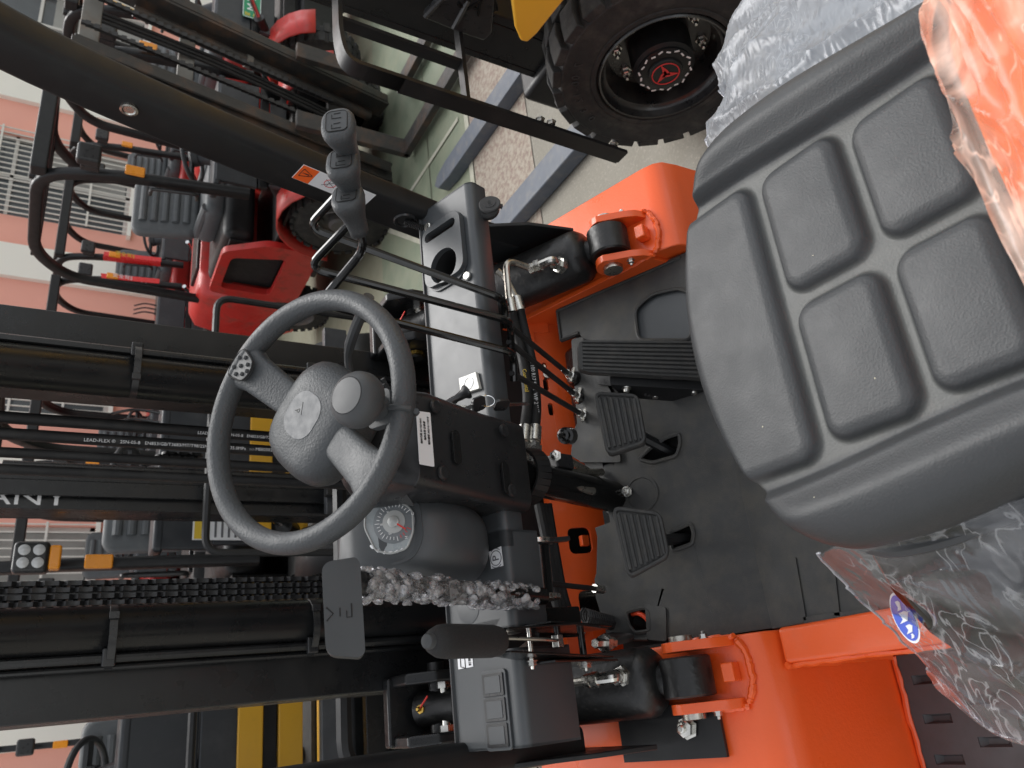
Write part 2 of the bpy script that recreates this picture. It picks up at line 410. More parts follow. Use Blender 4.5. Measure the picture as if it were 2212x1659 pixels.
# ---- chassis, fenders, steps
P('left_fender', yz([(1.42, .912), (1.2, .836), (.985, .762), (.962, .750), (.948, .732), (.944, .70), (.938, .40), (1.42, .40)], -.24, .072), 'orange', bev=.006, seg=3)
P('right_fender', yz([(1.42, .912), (1.2, .836), (.985, .762), (.962, .750), (.948, .732), (.944, .70), (.938, .40), (1.42, .40)], .822, 1.03), 'orange', bev=.006, seg=3)
P('side_rail', yz([(.94, .40), (.94, .722), (.90, .716), (.30, .716), (.30, .40)], .018, .074), 'orange', bev=.008, seg=3)
P('right_step', G().box((.93, .66, .44), (.2, .5, .02)), 'step_plate', bev=.003)
g = G().box((-.205, .6, .40), (.03, .68, .14)); P('step_border', g, 'orange', bev=.004)
P('chassis_frame', G().box((XC, .9, .5), (.72, 1.1, .30)), 'black_paint')
P('front_axle', G().box((XC, 1.40, .42), (1.05, .22, .24)), 'black_paint', bev=.01)
# weld beads along the rail foot
def bead(pts, r=.005, seed=1):
    rr = random.Random(seed); out = []; rad = []
    sp = spline(pts, 8)
    for p in sp: out.append(p + V((rr.uniform(-1, 1), rr.uniform(-1, 1), rr.uniform(-1, 1))) * r * .25); rad.append(r * rr.uniform(.75, 1.15))
    return G().tube(out, rad, 7)
P('weld_bead', bead([(.016, .936, .72), (.014, .936, .6), (.014, .935, .46)], .006, 3), 'orange')
P('weld_bead', bead([(.016, .93, .712), (.016, .8, .702), (.016, .66, .702)], .005, 4), 'orange')
P('weld_bead', bead([(.012, .932, .455), (-.08, .934, .455), (-.19, .934, .455)], .005, 5), 'orange')
# step plate with pressed slots
loops = [[(.012, .935), (-.188, .935), (-.188, .40), (.012, .40)]]
slots = []
for j in range(6):
    yy = .885 - j * .085
    for i in range(3):
        xx = (-.03 if j % 2 == 0 else -.005) - i * .062
        if -.17 < xx < 0.0: slots.append((xx, yy))
hl = [[(x - .0075, y - .026), (x + .0075, y - .026), (x + .0075, y + .026), (x - .0075, y + .026)] for x, y in slots]
g = G().holes([[(x, y, .452) for x, y in l] for l in loops + hl], (0, 0, -.004))
st = P('step_plate', g, 'step_plate')
for x, y in slots:
    g = G(); a = [(x - .0085, y - .027, .4505), (x + .0085, y - .027, .4505), (x + .0085, y + .027, .4505), (x - .0085, y + .027, .4505)]
    b = [(x - .004, y - .016, .441), (x + .004, y - .016, .441), (x + .004, y + .016, .441), (x - .004, y + .016, .441)]
    g.add(a + b, [(0, 1, 5, 4), (1, 2, 6, 5), (2, 3, 7, 6), (3, 0, 4, 7), (4, 5, 6, 7)]); P('tread_slot', g, 'step_plate', st)
P('screw_cap', G().lathe((-.105, .735, .452), (0, 0, 1), [(.017, 0), (.017, .003), (.0145, .0035), (.013, .001), (.006, .001), (.006, .003), (.003, .003)], 20), 'gloss_black', st)

# cross plate at the toe of the floor, with slots, studs
th = R(20); f, n = frame((0, 1.345, .868), (1, 0, 0), (0, -.30, -.95))
out = [(.075, 0), (.82, 0), (.82, .13), (.075, .13)]
hs_ = [[(cx + x, cy + y) for x, y in rrect(.030, .012, .0055, 3)] for cx, cy in ((.70, .028), (.66, .026), (.60, .03))]
hs_ += [[(cx + x, cy + y) for x, y in rrect(.055, .05, .012, 3)] for cx, cy in ((.305, .055), (.175, .06))]
crp = P('cross_plate', G().holes([[f(x, y) for x, y in l] for l in [out] + hs_], -n * .010), 'orange', bev=.002)
P('top_flange', G().prism([(.075, 1.345, .868), (.82, 1.345, .868), (.82, 1.372, .862), (.075, 1.372, .862)], (0, 0, -.008)), 'orange', crp)
for cx, cy in ((.682, .030), (.125, .03)):
    P('stud', G().lathe(f(cx, cy), -n if n.y > 0 else n, [(.009, 0), (.009, .018), (.007, .0185), (.0065, .012), (.001, .012)], 14), 'steel_pipe', crp)
P('hook_tab', G().prism([f(.765, -.012, 0), f(.815, -.012), f(.815, .05), f(.79, .05), f(.79, .012), (f(.765, .012))], (0, -.014, .004)), 'orange', crp, bev=.002)
P('latch_block', G().box(W(1262, 1168, 'Y', 1.305), (.022, .012, .018)), 'orange', crp, bev=.002)
P('inner_flange', yz([(1.34, .80), (1.34, .895), (1.0, .772), (1.0, .70)], .812, .824), 'orange', bev=.002)

# ---- floor mat: flat part and toe board
TA = R(25); TO = V((0, .96, .706)); TU = V((1, 0, 0)); TV = V((0, math.cos(TA), math.sin(TA))); TN = TU.cross(TV)
def T(px, py): return WP(px, py, TO, TN)
P('floor_mat', G().prism([(.074, .30, .70), (.82, .30, .70), (.82, .962, .70), (.074, .962, .70)], (0, 0, .007)), 'mat_rubber', bev=.002)
outl = [(1201, 669), (1210, 738), (1252, 722), (1258, 732), (1240, 745), (1250, 820), (1254, 900), (1238, 930), (1233, 985), (1263, 1002), (1268, 1022), (1262, 1040), (1284, 1062), (1310, 1085),
        (1318, 1128), (1285, 1140), (1290, 1160), (1288, 1238), (1284, 1250), (1287, 1292), (1300, 1335), (1311, 1374), (1330, 1382), (1400, 1382)]
toe = [T(*p) for p in outl]
a0 = toe[0]; 
poly = toe + [TO + TU * .076 + TV * .10, TO + TU * .076, TO + TU * .818, TO + TU * .818 + TV * .1]
def Tl(pts): return [T(*p) for p in pts]
hole_r = roundpoly([(1372, 668), (1408, 636), (1470, 622), (1500, 640), (1492, 735), (1378, 735)], 16)
hole_b = roundpoly([(1405, 968), (1440, 945), (1468, 936), (1470, 960), (1462, 985), (1410, 1000), (1380, 992)], 8)
hole_i = roundpoly([(1448, 1150), (1492, 1130), (1500, 1150), (1496, 1175), (1452, 1190)], 8)
hole_w = roundpoly([(1353, 1322), (1392, 1312), (1404, 1320), (1408, 1362), (1372, 1368), (1358, 1350)], 8)
toem = P('toe_mat', G().holes([poly] + [Tl(h) for h in (hole_r, hole_b, hole_i, hole_w)], TN * -.008), 'mat_rubber', bev=.002)
def rim(pts, r=.004):
    p = Tl(pts); p = [q + TN * .001 for q in p]; return G().tube(p, r, 6, closed=True)
for nm, h in (('cutout_lip', hole_r), ('cutout_lip', hole_b), ('cutout_lip', hole_i), ('cutout_lip', hole_w)): P(nm, rim(h), 'mat_rubber', toem)
P('edge_lip', G().tube([q + TN * .001 for q in [T(1400, 1380), T(1330, 1380), T(1312, 1372)]], .004, 6), 'mat_rubber', toem)
P('edge_lip', G().tube([q + TN * .001 for q in [T(1204, 672), T(1290, 634), T(1400, 587), T(1470, 556)]], .0035, 6), 'mat_rubber', toem)
P('edge_lip', G().tube([q + TN * .001 for q in [T(1204, 672), T(1212, 734), T(1250, 719)]], .0035, 6), 'mat_rubber', toem)
P('floor_insert', G().prism([q - TN * .006 for q in Tl(roundpoly([(1365, 660), (1405, 628), (1480, 612), (1510, 640), (1500, 745), (1370, 745)], 12))], TN * -.006), 'dash_plastic')
P('toe_board', G().prism([q - TN * .03 for q in [TO + TU * .08, TO + TU * .81, TO + TU * .81 + TV * .30, TO + TU * .08 + TV * .30]], TN * -.006), 'dark_void')  # near-black colour paints the shade beneath the mat cutouts
P('red_wire', G().tube(spline([T(1360, 1326) - TN * .012, T(1378, 1325) - TN * .004, T(1396, 1338) - TN * .004, T(1402, 1362) - TN * .01], 6), .0045, 8), 'red_wire')
P('wire_conduit', G().tube([T(1362, 1340) - TN * .022 + (T(1400, 1352) - T(1362, 1340)) * (i / 30) for i in range(31)], [.012 if i % 2 else .0095 for i in range(31)], 10), 'hose')
for a, b in (((1715, 1205), (1738, 1340)), ((1800, 1240), (1810, 1330)), ((1738, 1340), (1900, 1318))):
    p, q = W(*a, 'Z', .7075), W(*b, 'Z', .7075)
    P('mat_rib', G().bar(p, q, .010, .004), 'mat_rubber')
P('footrest_pad', G().prism([q + TN * .001 for q in Tl(roundpoly([(1395, 1305), (1440, 1312), (1442, 1385), (1400, 1382)], 6))], TN * .003), 'mat_rubber', toem)
P('heater_duct', G().prism([q + TN * .002 for q in Tl(roundpoly([(1238, 735), (1262, 730), (1295, 800), (1325, 850), (1345, 1000), (1255, 1000), (1250, 905)], 6))], TN * .006), 'mat_rubber', toem, bev=.003)
P('column_gland', G().lathe(T(1386, 1066), TN, [(.036, 0), (.036, .0015), (.031, .0018), (.030, .0004), (.026, .0004)], 24), 'mat_rubber', toem)
P('gland_bolt', G().hexbolt(T(1357, 1063) + TN * .004, TN, .008, .011), 'zinc', toem)

# ---- pedals
def pedal(px, plane, name, ribs, arm_to):
    p0, nn = plane; nn = V(nn).normalized()
    c = [WP(*q, p0, nn) for q in px]
    mid = sum(c, V()) / 4
    u = ((c[1] + c[2]) - (c[0] + c[3])).normalized(); v = nn.cross(u); 
    loc = [((q - mid).dot(u), (q - mid).dot(v)) for q in c]
    f_ = lambda x, y, z=0: mid + u * x + v * y + nn * z
    rp = roundpoly(loc, .014, 5)
    pad = P(name, G().prism([f_(x, y) for x, y in rp], nn * -.014), 'pedal_rubber', bev=.003, seg=3)
    # raised border
    P('pad_border', G().tube([f_(x * .93, y * .93, .0005) for x, y in rp], .0042, 6, closed=True), 'pedal_rubber', pad)
    for i in range(ribs):
        t = (i + .8) / (ribs + .6)
        a = V((*loc[0], 0)).lerp(V((*loc[1], 0)), t); b = V((*loc[3], 0)).lerp(V((*loc[2], 0)), t)
        a2 = a.lerp(b, .10); b2 = a.lerp(b, .90)
        d_ = V((*loc[1], 0)) - V((*loc[0], 0)); wd = d_.length / (ribs + .6) * .60
        P('tread_rib', G().bar(f_(a2.x, a2.y, .0025), f_(b2.x, b2.y, .0025), wd, .006, up=u), 'pedal_rubber', pad, bev=.002)
    arm = G().tube(bend([mid - nn * .01, mid - nn * .04 + V(arm_to) * .0, V(arm_to)], .03), .011, 8)
    P('pedal_arm', arm, 'black_paint')
    return pad, f_
PN = (0, -.72, .69)
pedal([(1283, 846), (1378, 851), (1397, 958), (1312, 986)], ((.48, 1.07, .852), PN), 'brake_pedal', 7, T(1445, 975) - TN * .03)
pedal([(1322, 1093), (1427, 1106), (1447, 1203), (1357, 1252)], ((.29, 1.05, .845), PN), 'inching_pedal', 7, T(1478, 1158) - TN * .03)
at0 = W(1249, 766, 'X', .605); at1 = W(1500, 772, 'X', .578)
u = (at1 - at0).normalized(); hw = V((1, 0, 0)); nn = u.cross(hw); nn = nn if nn.y < 0 else -nn
wv = nn.cross(u); wv = wv if wv.x > 0 else -wv
L_ = (at1 - at0).length + .02
f_ = lambda x, y, z=0: at0 + u * x + wv * y + nn * z
acc = P('accelerator_pedal', G().prism([f_(x, y) for x, y in roundpoly([(0, -.030), (.02, -.036), (L_, -.042), (L_, .034), (0, .030)], .012)], nn * -.016), 'pedal_rubber', bev=.003)
for i in range(8):
    y = -.0315 + i * .0088
    P('tread_rib', G().bar(f_(.008, y * .92, .001), f_(L_ - .003, y * 1.05, .001), .0052, .005, up=nn), 'pedal_rubber', acc, bev=.0015)
P('pedal_bracket', G().prism([f_(.06, -.035, -.018), f_(L_, -.042, -.018), f_(L_ + .01, -.050, -.07), f_(.09, -.045, -.06)], wv * -.018), 'black_paint', acc, bev=.003)
for x, z in ((.095, -.03), (.225, -.03), (.155, -.055)):
    P('pedal_bolt', G().lathe(f_(x, -.055, z), -wv, [(.010, 0), (.010, .002), (.007, .003), (.006, .009), (.002, .011)], 14), 'zinc', acc)
P('pedal_cable', G().tube([f_(.13 + i * .004, -.058 + .0 * i, -.045 - .010 * math.sin(i / 20 * 3.1)) for i in range(21)], [.0065 if i % 2 else .005 for i in range(21)], 8), 'hose', acc)
P('pedal_base', G().prism([T(1300, 812) + TN * .01, T(1478, 815) + TN * .003, T(1480, 838) + TN * .003, T(1400, 846) + TN * .01, T(1300, 834) + TN * .01], TN * .006), 'black_plastic', acc)

# ---- steering column below the shroud, bracket ring, pipes and hoses
c0 = V((.376, 1.118, 1.09)); c1 = V((.362, 1.205, .775))
col_ = P('steering_column', G().tube([c0, c0.lerp(c1, .5), c1], .031, 20), 'gloss_black')
P('column_collar', G().tube([c0.lerp(c1, .9), c0.lerp(c1, .93)], .036, 20), 'gloss_black', col_)
ring = [V((.376 + .05 * math.cos(a), 1.118 + .02 - .055 * math.sin(a), 1.055 - .015 * math.sin(a))) for a in [R(x) for x in range(-10, 191, 12)]]
g = G()
for i in range(len(ring) - 1): g.bar(ring[i], ring[i + 1], .006, .028, up=(0, 0, 1))
P('column_strap', g, 'black_paint', col_)
hz = [(1122, 668, 1.157), (1130, 705, 1.17), (1150, 790, 1.18), (1158, 870, 1.17), (1155, 925, 1.16)]
hz2 = [(1105, 672, 1.156), (1112, 705, 1.17), (1130, 780, 1.18), (1140, 860, 1.17), (1134, 925, 1.16)]
for hp in (hz, hz2):
    pts = [W(a, b, 'Y', c) for a, b, c in hp]
    h = P('hydraulic_hose', G().tube(spline(pts, 8), .0105, 12), 'hose')
    e = pts[-1]; d = (pts[-1] - pts[-2]).normalized()
    hm_ = pts[2].lerp(pts[3], .6); hd = (pts[3] - pts[2]).normalized(); hn = (CAM - hm_).normalized(); hn = (hn - hd * hn.dot(hd)).normalized()
    text('hose_lettering', 'Continental' if hp is hz2 else 'SAE 100 R17 5/16  WP 21MPa', hm_ + hn * .0108, -hd if False else hd, hn.cross(hd), .011, 'yellow_ink' if hp is hz2 else 'white_ink', h, depth=.0003)
    P('hose_ferrule', G().tube([e - d * .002, e + d * .032], .0135, 14), 'zinc', h)
    P('hose_nut', G().lathe(e + d * .033, d, [(.0115, 0), (.0115, .008), (.016, .009), (.016, .022), (.011, .023), (.011, .05)], 6), 'zinc', h)
    q = e + d * .08
    P('steel_pipe', G().tube(bend([q - d * .002, q + d * .03, q + d * .035 + V((-.01, -.01, -.06)), q + d * .02 + V((-.03, -.0, -.13))], .02), .0075, 10), 'steel_pipe', h)
P('pipe_clamp', G().box(W(1210, 1000, 'Y', 1.16), (.03, .03, .045), Matrix.Rotation(.2, 3, 'X')), 'black_plastic', bev=.004)
P('clamp_bolt', G().hexbolt(W(1200, 985, 'Y', 1.14), (0, -.7, .7), .008, .01), 'zinc')
for a, b in (((1218, 990), (1290, 1035)), ((1222, 1020), (1300, 1020))):
    p, q = W(*a, 'Y', 1.17), W(*b, 'Y', 1.2)
    P('steel_pipe', G().tube(bend([p, p.lerp(q, .6) + V((0, 0, -.01)), q], .02), .0075, 10), 'steel_pipe')
# dark loom and big hoses crossing in the gap behind the column
for k in range(3):
    pts = [W(1165 + 8 * k, 1090, 'Y', 1.25), W(1185 + 6 * k, 1190, 'Y', 1.25), W(1200 + 8 * k, 1290, 'Y', 1.26), W(1225 + 8 * k, 1360, 'Y', 1.26)]
    P('hydraulic_hose', G().tube(spline(pts, 6), .011, 10), 'hose')
P('bulkhead', G().box((XC, 1.40, .93), (.86, .012, .26)), 'dark_void')  # near-black sheet paints the dark gap between dash and cross plate
P('wire_conduit', G().tube([W(1060 + i * 4.0, 1330 - .02 * i, 'Y', 1.2) + V((0, .002 * i, 0)) for i in range(60)], [.013 if i % 2 else .010 for i in range(60)], 10), 'hose')

# ---- dash panel
DX0, DX1 = -.055, .942
DF, DNR = V((0, 1.188, 1.191)), V((0, 1.054, 1.146))      # far and near edges
DV = (DF - DNR).normalized(); DN = V((1, 0, 0)).cross(DV)
def D(px, py): return WP(px, py, DNR, DN)
def dxy(p): return (p.x, (p - DNR).dot(DV))
fd = lambda x, y, z=0: V((x, DNR.y, DNR.z)) + DV * y + DN * z
DW = (DF - DNR).length
def dash_piece(name, x0, x1, drop, holes_=(), prof=None):
    """bent sheet: top, rounded nose, front skirt"""
    outer = [(x0, .016), (x1, .016), (x1, DW), (x0, DW)]
    o = P(name, G().holes([[fd(x, y) for x, y in l] for l in [outer] + list(holes_)], DN * -.004), 'dash_plastic')
    nose = []
    for i in range(8):
        a = R(90 * i / 7); nose.append(V((0, DNR.y, DNR.z)) + DV * (.016 - .016 * math.sin(a)) + DN * (-.016 + .016 * math.cos(a)))
    last = nose[-1]; nose.append(last + V((0, .008, -drop)))
    back = [p + V((0, .004, -.003)) for p in nose]
    prof_ = nose + back[::-1]
    P('dash_nose', G().prism([(x0, p.y, p.z) for p in prof_], (x1 - x0, 0, 0)), 'dash_plastic', o, smooth=50)
    for xx in (x0, x1 - .004):
        P('end_cap', G().prism([V((xx, p.y, p.z)) for p in [V((0, DF.y, DF.z))] + nose + [V((0, DF.y, nose[-1].z))]], (.004, 0, 0)), 'dash_plastic', o, bev=.002)
    g = G().box(((x0 + x1) / 2, DF.y + .002, DF.z - .03), (x1 - x0, .004, .07)); P('back_flange', g, 'dash_plastic', o)
    return o
cup_c = dxy(D(968, 578)); slot_a = dxy(D(935, 520)); slot_b = dxy(D(985, 485))
hole_cup = circ(.037, 32, *cup_c)
sl_c = ((slot_a[0] + slot_b[0]) / 2, (slot_a[1] + slot_b[1]) / 2)
hole_slot = [(sl_c[0] + x, sl_c[1] + y) for x, y in rrect(.022, .088, .0105, 5)]
dash = dash_piece('dash_panel', .235, DX1, .024, [hole_cup, hole_slot])
# cup holder insert
bz_c = ((cup_c[0] + sl_c[0]) / 2 - .004, cup_c[1])
bez = [(bz_c[0] + x, bz_c[1] + y) for x, y in rrect(.135, .106, .022, 5)]
cup = P('cup_holder', G().holes([[fd(x, y, .013) for x, y in l] for l in [bez, circ(.0355, 32, *cup_c), [(sl_c[0] + x, sl_c[1] + y) for x, y in rrect(.020, .085, .0095, 5)]]], DN * -.012), 'dash_plastic', bev=.0025, seg=3)
P('cup_well', G().lathe(fd(*cup_c, .011), -DN, [(.0357, 0), (.0357, .09), (.034, .091)], 32, c0=False), 'dark_void', cup)
P('slot_well', G().prism([fd(sl_c[0] + x, sl_c[1] + y, -.06) for x, y in rrect(.0225, .0885, .0105, 5)], DN * -.004), 'dark_void', cup)
P('flange', G().holes([[fd(x, y, .0005) for x, y in l] for l in [[(bz_c[0] + x, bz_c[1] + y) for x, y in rrect(.155, .100, .03, 6)], hole_cup, hole_slot]], DN * .0035), 'dash_plastic', cup, bev=.0015)
for q in (D(927, 492), D(1012, 598)):
    x, y = dxy(q); P('flange_screw', G().lathe(fd(x, y, .0015), DN, [(.0085, 0), (.0085, .004), (.007, .0055), (.003, .0052)], 16), 'zinc', cup)
# socket with rubber cap at the right end of the nose
cpos = V((.895, 1.048, 1.117)); capn = V((-.15, -.75, .62)).normalized()
soc = P('power_socket', G().lathe(cpos + V((-.01, .012, -.01)), capn, [(.021, 0), (.021, .010), (.018, .012), (.015, .012), (.015, .002)], 24), 'cap_rubber', dash)
cc = W(1058, 442, 'Y', 1.018)
fcap, ncap = frame(cc, (.93, .3, .12), (-.2, .5, .8)); 
if ncap.dot(CAM - cc) < 0: ncap = -ncap
P('socket_cap', G().lathe(cc, ncap, [(.019, -.004), (.0205, -.002), (.0205, .002), (.019, .0035), (.0115, .0035), (.011, .0048), (.004, .005)], 28), 'cap_rubber', soc)
P('cap_tab', G().tube([cc, W(1085, 446, 'Y', 1.012)], [.006, .0045], 8), 'cap_rubber', soc)
P('cap_hinge', G().tube([cc, W(1037, 440, 'Y', 1.035)], .004, 8), 'cap_rubber', soc)
uu = V((.93, .3, .12)); uu = (uu - ncap * uu.dot(ncap)).normalized()
text('cap_lettering', 'USB', cc + ncap * .0052, -ncap.cross(uu) if False else uu, ncap.cross(uu), .008, 'black_ink', soc)
# little clear sensor square
q = [D(998, 822), D(1031, 806), D(1042, 838), D(1040, 848), D(1003, 854)]
q = [D(997, 819), D(1034, 805), D(1042, 841), D(1001, 854)]
sen = P('sensor_pad', G().prism([p + DN * .0005 for p in q], DN * .007), 'sensor_film', dash, bev=.001)
P('sensor_ring', G().lathe(sum(q, V()) / 4 + DN * .0076, DN, [(.0125, 0), (.0125, .0008), (.009, .0008), (.009, .0001)], 24, c0=False, c1=False), 'white_label', sen)
# centre-left panel with the parking sticker
pan = dash_piece('parking_panel', .112, .262, .050)
pq = [D(1057, 1192), D(1083, 1180), D(1088, 1222), D(1062, 1229)]
stc = P('parking_sticker', G().prism([p + DN * .0004 for p in pq], DN * .0006), 'white_label', pan)
pc = sum(pq, V()) / 4 + DN * .0013
pu = V((1, 0, 0)); pv = DV
text('parking_letter', 'P', pc, pu, pv, .019, 'grey_ink', stc)
g = G().tube([pc + pu * (.0115 * math.cos(a)) + pv * (.0115 * math.sin(a)) for a in [2 * math.pi * i / 28 for i in range(28)]], .0007, 4, closed=True); P('parking_ring', g, 'grey_ink', stc)
for s_ in (0, 180):
    P('parking_arc', G().tube([pc + pu * (.0150 * math.cos(a)) + pv * (.0150 * math.sin(a)) for a in [R(s_ - 40 + 80 * i / 10) for i in range(11)]], .0007, 4), 'grey_ink', stc)
P('knock_out_disc', G().lathe(D(1012, 1315), DN, [(.024, -.003), (.024, .0006), (.022, .0009)], 28), 'dash_plastic', pan)
P('brake_side_panel', G().prism([fd(.10, .06, 0), fd(.10, DW, 0), fd(.128, DW, 0), fd(.128, .03, 0)], DN * -.004), 'dash_plastic', pan)
P('dash_bridge', G().prism([fd(DX0, .112, -.0042), fd(.262, .112, -.0042), fd(.262, DW - .001, -.0042), fd(DX0, DW - .001, -.0042)], DN * -.004), 'dash_plastic', pan)
# left console with three blank switches
con = dash_piece('switch_console', DX0, .082, .085)
sw = [dxy(D(*p)) for p in ((1042, 1470), (1098, 1462), (1110, 1598), (1052, 1604))]
smx = sum(p[0] for p in sw) / 4; smy = sum(p[1] for p in sw) / 4
P('switch_bezel', G().prism([fd(smx + x, smy + y, .0003) for x, y in rrect(.112, .052, .006, 3)], DN * .004), 'dash_plastic', con, bev=.0012)
for k in (-1, 0, 1):
    b = P('switch_blank', G().prism([fd(smx + k * .035 + x, smy + y, .0035) for x, y in rrect(.0325, .043, .002, 2)], DN * .003), 'black_plastic', con, bev=.0008)
    P('blank_inset', G().prism([fd(smx + k * .035 + x, smy + y, .0062) for x, y in rrect(.024, .032, .001, 1)], DN * .0012), 'dash_plastic', b, bev=.0005)
wq = [D(988, 1408), D(1020, 1410), D(1023, 1440), D(991, 1446)]
ws = P('wiper_sticker', G().prism([p + DN * .0004 for p in wq], DN * .0006), 'white_label', con)
wc = sum(wq, V()) / 4 + DN * .0012
g = G().tube([wc + pu * x + pv * y for x, y in ((-.012, .000), (-.009, .010), (.009, .010), (.012, 0), (-.012, 0))], .0009, 4); P('sticker_icon', g, 'black_ink', ws)
text('sticker_lettering', '前雨刮', wc - pv * .011, pu, pv, .0065, 'black_ink', ws)

# ---- steering shroud
def rring(cx, cy, z, w_, d, r, n=6, y_shear=0):
    return [V((cx + x, cy + y, z + y_shear * y)) for x, y in rrect(w_, d, r, n)]
rings = []
for t, (z, yc, xw, yd, xc) in enumerate([(1.100, 1.112, .142, .125, .368), (1.104, 1.112, .152, .135, .368), (1.20, 1.072, .150, .135, .366), (1.335, 1.018, .150, .140, .366), (1.36, 1.01, .145, .135, .366), (1.392, 1.012, .115, .10, .368), (1.405, 1.01, .09, .075, .372)]):
    rings.append(rring(xc, yc, z, xw, yd, .018 if t < 5 else .03, 5, .35 if t > 2 else .1))
shr = P('steering_shroud', G().loft(rings), 'black_plastic', smooth=50, bev=.002)
FA, FB = V((.368, .948, 1.310)), V((.368, 1.0445, 1.097)); FV = (FA - FB).normalized(); FN = V((1, 0, 0)).cross(FV)
if FN.y > 0: FN = -FN
FP = V((.368, .9975, 1.192))
def F(px, py): return WP(px, py, FP, FN)
def fpoly(name, pts, h, m, par=None, rad=.0, **k):
    pp_ = roundpoly(pts, rad) if rad else pts
    return P(name, G().prism([F(*p) + FN * .0006 for p in pp_], FN * h), m, par, **k)
stk = fpoly('part_sticker', [(898, 888), (928, 892), (937, 1009), (905, 1003)], .0008, 'white_label', shr, rad=3)
sc = F(918, 928) + FN * .0016
for i, tx in enumerate(('物料代码 25110510031', '物料名称 仪表罩', '物料编码 2025121110318')):
    text('sticker_lettering', tx, F(908 + i * 8, 931) + FN * .0016, (1, 0, 0), FV, .0052, 'black_ink', stk, sx=.75)
for px, rx, ry in (((985, 966), 11, 36), ((1092, 1032), 11, 42)):
    c = F(*px); pts = [c + V((1, 0, 0)) * x + FV * y - FN * .0015 for x, y in rrect(.052, .017, .008, 5)]
    P('grip_recess', G().prism(pts, FN * .004), 'gloss_black', shr, bev=.0035, seg=3)
for px in ((940, 878), (957, 1022), (1088, 930), (1104, 1060)):
    P('screw_plug', G().lathe(F(*px) - FN * .001, FN, [(.0105, 0), (.0105, .0035), (.008, .005), (.001, .0045)], 20), 'black_plastic', shr)
# visor flap between shroud and instrument pod
P('shroud_flap', G().prism([W(800, 1050, 'Y', 1.03), W(868, 1050, 'Y', .985), W(895, 1090, 'Y', .99), W(835, 1075, 'Y', 1.04)], (.0, .012, -.004)), 'black_plastic', shr, bev=.0015)
# right-hand stalk, left edge fins
P('indicator_stalk', G().tube(spline([(.44, 1.0, 1.40), (.50, .985, 1.42), W(797, 640, 'X', .545)], 6), [.006] * 7 + [.008] * 6, 10), 'smooth_rubber', shr)
for k in range(5):
    p = W(826 + 1.5 * k, 818 + 12 * k, 'Y', 1.0); P('switch_fin', G().tube([p, p + V((-.012, .008, -.012))], .0035, 8), 'smooth_rubber', shr)
# headlamp pull and ignition key on the right face
kp = W(1000, 852, 'Y', 1.05)
pl = P('headlamp_pull', G().lathe(W(975, 868, 'Y', 1.06), (kp - W(975, 868, 'Y', 1.06)), [(.007, -.012), (.007, .006), (.006, .010), (.0085, .024), (.0125, .029), (.0125, .033), (.010, .0345), (.002, .0345)], 20), 'black_plastic', shr, smooth=50)
ax_ = (kp - W(975, 868, 'Y', 1.06)).normalized()
pt = W(975, 868, 'Y', 1.06) + ax_ * .0349
uu = V((1, 0, 0)); uu = (uu - ax_ * uu.dot(ax_)).normalized()
text('lamp_icon', '☼', pt, uu, ax_.cross(uu), .016, 'cream_label', pl)
k0 = W(1008, 880, 'Y', 1.05)
P('ignition_lock', G().lathe(W(998, 885, 'Y', 1.06), (.8, -.55, .1), [(.012, -.01), (.012, .004), (.009, .006), (.003, .006)], 20), 'zinc', shr)
kring = P('key_ring', G().tube([W(1049, 866, 'Y', 1.03) + V((.010 * math.cos(a), .004 * math.sin(a), .013 * math.sin(a) - .002)) for a in [2 * math.pi * i / 20 for i in range(20)]], .0009, 5, closed=True), 'chrome', shr)
for (a, b, c, d) in (((1020, 880), (1033, 874), (1005, 885), .011), ((1075, 868), (1085, 872), (1140, 870), .0115)):
    cA = W(*a, 'Y', 1.03); cB = W(*b, 'Y', 1.03); cC = W(*c, 'Y', 1.03); f2, n2 = frame(cB, (cC - cB), (0, -.3, 1))
    if abs(n2.dot((CAM - cB).normalized())) < .4: f2, n2 = frame(cB, (cC - cB), (1, .2, .3))
    key = P('key', G().prism([f2(x, y) for x, y in roundpoly([(-.016, -.009), (-.010, -.012), (.006, -.012), (.010, -.008), (.010, .008), (.006, .012), (-.010, .012), (-.016, .009)], .002)], n2 * .005), 'black_plastic', shr, bev=.001)
    P('key_blade', G().prism([f2(.008, -.0035, .0015), f2((cC - cB).length, -.003, .0015), f2((cC - cB).length + .003, 0, .0015), f2((cC - cB).length, .003, .0015), f2(.008, .0035, .0015)], n2 * .002), 'chrome', key)

# ---- instrument pod
rings = []
pod = [(1.172, 1.135, .09, .09, .245), (1.185, 1.12, .115, .115, .245), (1.23, 1.09, .132, .135, .245), (1.29, 1.075, .140, .135, .252), (1.34, 1.085, .136, .10, .254), (1.385, 1.105, .118, .055, .256), (1.395, 1.11, .09, .03, .258)]
for (z, yc, xw, yd, xc) in pod: rings.append(rring(xc, yc, z, xw, yd, min(xw, yd) * .42, 6, .25))
podo = P('instrument_pod', G().loft(rings), 'dash_plastic', smooth=60, sub=1)
IV = V((0, .62, .785)); IN = V((1, 0, 0)).cross(IV)
if IN.y > 0: IN = -IN
ip = V((.25, 1.045, 1.335))
def I(px, py): return WP(px, py, ip, IN)
face = roundpoly([(792, 1072), (876, 1090), (892, 1105), (893, 1150), (880, 1185), (845, 1197), (812, 1190), (788, 1140)], 10, 5)
P('pod_hood', G().prism([I(*p) - IN * .03 for p in roundpoly([(778, 1060), (905, 1080), (915, 1160), (895, 1205), (850, 1222), (805, 1210), (776, 1140)], 22, 6)], IN * .028), 'dash_plastic', podo, bev=.010, seg=4)
gf = P('gauge_face', G().prism([I(*p) - IN * .004 for p in face], IN * .0055), 'gauge_face', podo)
